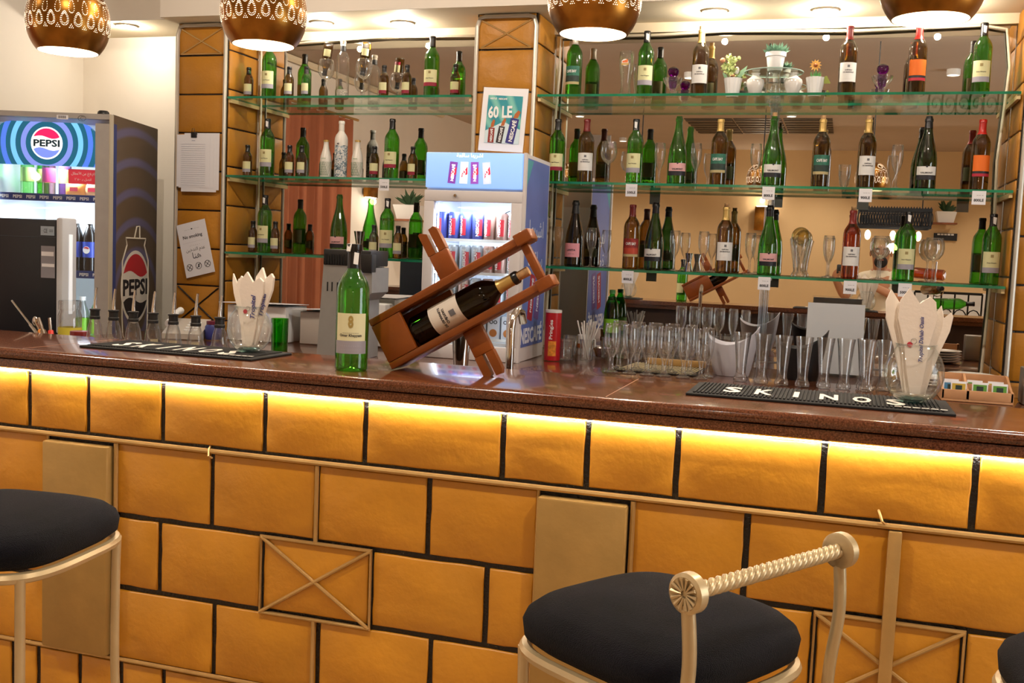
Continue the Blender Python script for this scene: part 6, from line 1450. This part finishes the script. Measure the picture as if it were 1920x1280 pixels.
# revolving bottle stand further along the bar, seen only in the mirror
X0 = MY(1752, 540, -2.60).x; o = empty('bottle_stand', (X0, -2.60, BZ + .0005))
B().lathe([(.0001, 0), (.075, 0), (.075, .006), (.01, .012), (.006, .02), (.006, .36), (.0001, .362)], 24).build('pole', M_CHROME, o)
for i, (z, an, gl, l) in enumerate(((.075, .15, G_GREEN, 'green bottle lying lowest on the revolving stand'), (.27, -2.7, G_AMBER, 'rosé bottle lying uppermost on the revolving stand'), (.17, 1.3, G_BROWN, 'brown bottle lying midway on the revolving stand'))):
    B().tube([(.06 * math.cos(an) + .040 * math.sin(s * PI / 8) * -math.sin(an), .06 * math.sin(an) + .040 * math.sin(s * PI / 8) * math.cos(an), z - .002 - .040 * math.cos(s * PI / 8)) for s in range(17)], .003, 5).tube([(0, 0, z - .042), (.06 * math.cos(an), .06 * math.sin(an), z - .042)], .003, 5).build('cradle', M_CHROME, o)
    q = put('wine_bottle', BK['A'][0] if i == 0 else B().lathe(SHAPES['bordeaux'], 22).mesh('wine_bottle', gl, 60))
    mr3 = Matrix.Translation(Vector((X0, -2.60, BZ + z)) + Vector((math.cos(an), math.sin(an), 0)) * -.04 + Vector((-math.sin(an), math.cos(an), 0)) * .045) @ Matrix.Rotation(an, 4, 'Z') @ Matrix.Rotation(PI / 2 - .05, 4, 'Y')
    q.matrix_world = mr3; put('capsule', sleeve('bordeaux', .245, .299).mesh('capsule', M_FOILBLK), q); tag(q, l, 'bottle', 'bottles on the revolving stand')
tag(o, 'chrome revolving bottle stand on the bar, seen in the wide mirror', 'bottle stand')

# ---- the person taking the picture, seen in the mirror
hc = MY(1652, 474, -5.36)
def person():
    x, y, z = hc.x, hc.y, hc.z
    J = {'pelvis': ((x + .05, y - .12, .92), .155), 'waist': ((x + .04, y - .11, 1.06), .145), 'chest': ((x + .02, y - .09, 1.22), .165), 'upper': ((x + .01, y - .075, 1.33), .13),
         'neck': ((x, y - .05, 1.415), .062), 'jaw': ((x, y - .005, z - .07), .074), 'head': ((x, y - .01, z + .01), .092), 'crown': ((x + .005, y - .03, z + .07), .075),
         'shR': ((x - .17, y - .07, 1.32), .068), 'elR': ((x - .30, y + .02, 1.13), .048), 'wrR': ((-.02 - .06, -5.14, 1.33), .030), 'haR': ((-.065, -5.10, 1.36), .034),
         'shL': ((x + .19, y - .07, 1.32), .068), 'elL': ((x + .24, y + .03, 1.12), .048), 'wrL': ((.12, -5.15, 1.32), .030), 'haL': ((.085, -5.11, 1.35), .034),
         'hipR': ((x - .05, y - .12, .86), .10), 'knR': ((x - .06, y - .08, .48), .062), 'anR': ((x - .07, y - .12, .09), .042), 'toR': ((x - .08, y + .06, .035), .034),
         'hipL': ((x + .15, y - .12, .86), .10), 'knL': ((x + .16, y - .09, .48), .062), 'anL': ((x + .17, y - .13, .09), .042), 'toL': ((x + .19, y + .05, .035), .034)}
    E = [('pelvis', 'waist'), ('waist', 'chest'), ('chest', 'upper'), ('upper', 'neck'), ('neck', 'jaw'), ('jaw', 'head'), ('head', 'crown'), ('upper', 'shR'), ('shR', 'elR'), ('elR', 'wrR'), ('wrR', 'haR'),
         ('upper', 'shL'), ('shL', 'elL'), ('elL', 'wrL'), ('wrL', 'haL'), ('pelvis', 'hipR'), ('hipR', 'knR'), ('knR', 'anR'), ('anR', 'toR'), ('pelvis', 'hipL'), ('hipL', 'knL'), ('knL', 'anL'), ('anL', 'toL')]
    for sd2, sg in (('R', 1), ('L', -1)):                    # five unequal fingers closing on the camera body
        h0 = Vector(J['ha' + sd2][0])
        for f in range(5):
            ln = (.030, .040, .044, .040, .032)[f]
            base = h0 + Vector((sg * .012, .012, .028 - f * .016)) if f else h0 + Vector((0, -.012, .026))
            J[f'k{sd2}{f}'] = (tuple(base), .0095); J[f't{sd2}{f}'] = (tuple(base + Vector((sg * ln * .7, ln * .55 if f else -.004, 0 if f else .012))), .0085)
            E += [('ha' + sd2, f'k{sd2}{f}'), (f'k{sd2}{f}', f't{sd2}{f}')]
    names = list(J); me = bpy.data.meshes.new('person'); me.from_pydata([J[n][0] for n in names], [(names.index(a), names.index(c)) for a, c in E], [])
    o = bpy.data.objects.new('person', me); C.objects.link(o)
    sk = o.modifiers.new('skin', 'SKIN'); sk.use_smooth_shade = True
    for i, n in enumerate(names):
        me.skin_vertices[0].data[i].radius = (J[n][1], J[n][1] * (.72 if n in ('chest', 'waist', 'upper', 'pelvis') else 1)); me.skin_vertices[0].data[i].use_root = (n == 'pelvis')
    sb = o.modifiers.new('sub', 'SUBSURF'); sb.levels = 2; sb.render_levels = 2
    dg = bpy.context.evaluated_depsgraph_get(); nm2 = bpy.data.meshes.new_from_object(o.evaluated_get(dg))
    o.modifiers.clear(); o.data = nm2; nm2.name = 'person'
    nm2.materials.clear()
    for m in (mat('tan_skin', '#b07a56', .55), mat('cream_shirt', '#d9cdb4', .8, bump=.1), mat('dark_trousers', '#2a2c34', .8), mat('brown_shoe', '#3a2418', .5)): nm2.materials.append(m)
    idx = []
    for p in nm2.polygons:
        c = p.center
        i = 0 if c.z > 1.40 else 1
        if c.z < .95: i = 2
        if c.z < .075: i = 3
        if i == 1 and c.y > y - .01 + .05: i = 0
        idx.append(i)
    nm2.polygons.foreach_set('material_index', idx)
    H3 = Vector((x, y, z))
    B().sphere(H3 + Vector((0, .075, -.085)), .060, 10, sq=(1.0, .65, .95)).build('beard', mat('dark_beard', '#17120f', .9, bump=.6, bscale=200), o)
    B().tube([H3 + Vector((0, .085, .02)), H3 + Vector((0, .108, -.022)), H3 + Vector((0, .088, -.032))], [.010, .017, .012], 8).build('nose', MATS['tan_skin'], o)
    for sx in (-1, 1):
        B().sphere(H3 + Vector((sx * .092, -.012, -.005)), .026, 8, sq=(.4, .8, 1.2)).build('ear', MATS['tan_skin'], o)
        B().sphere(H3 + Vector((sx * .034, .078, .012)), .012, 8).build('eye', M_WHITE, o)
        B().tube([H3 + Vector((sx * .016, .091, .034)), H3 + Vector((sx * .055, .080, .036))], .006, 6).build('eyebrow', MATS['dark_beard'], o)
    B().tube([H3 + Vector((-.022, .110, -.066)), H3 + Vector((.022, .110, -.066))], .006, 6).build('mouth', mat('lip', '#8a4a3c', .5), o)
    tag(o, 'bald bearded person in a cream shirt holding a camera, seen in the mirror', 'person')
person()
o = empty('photo_camera', (0, -5.10, 1.355)); B().rbox(-.06, .06, -.03, .03, 0, .085, .008).build('camera_body', M_BLACK, o); B().rbox(-.022, .022, -.02, .02, .085, .105, .005).build('viewfinder_hump', M_BLACK, o)
B().lathe([(.0001, .0), (.034, 0), (.034, .020), (.030, .040), (.036, .042), (.037, .050), (.030, .050), (.026, .040), (.0001, .036)], 24).xf(Matrix.Translation((0, .03, .045)) @ Matrix.Rotation(-PI / 2, 4, 'X')).build('lens', M_BLACK, o)
tag(o, 'black photo camera in the hands of the person in the mirror', 'camera')
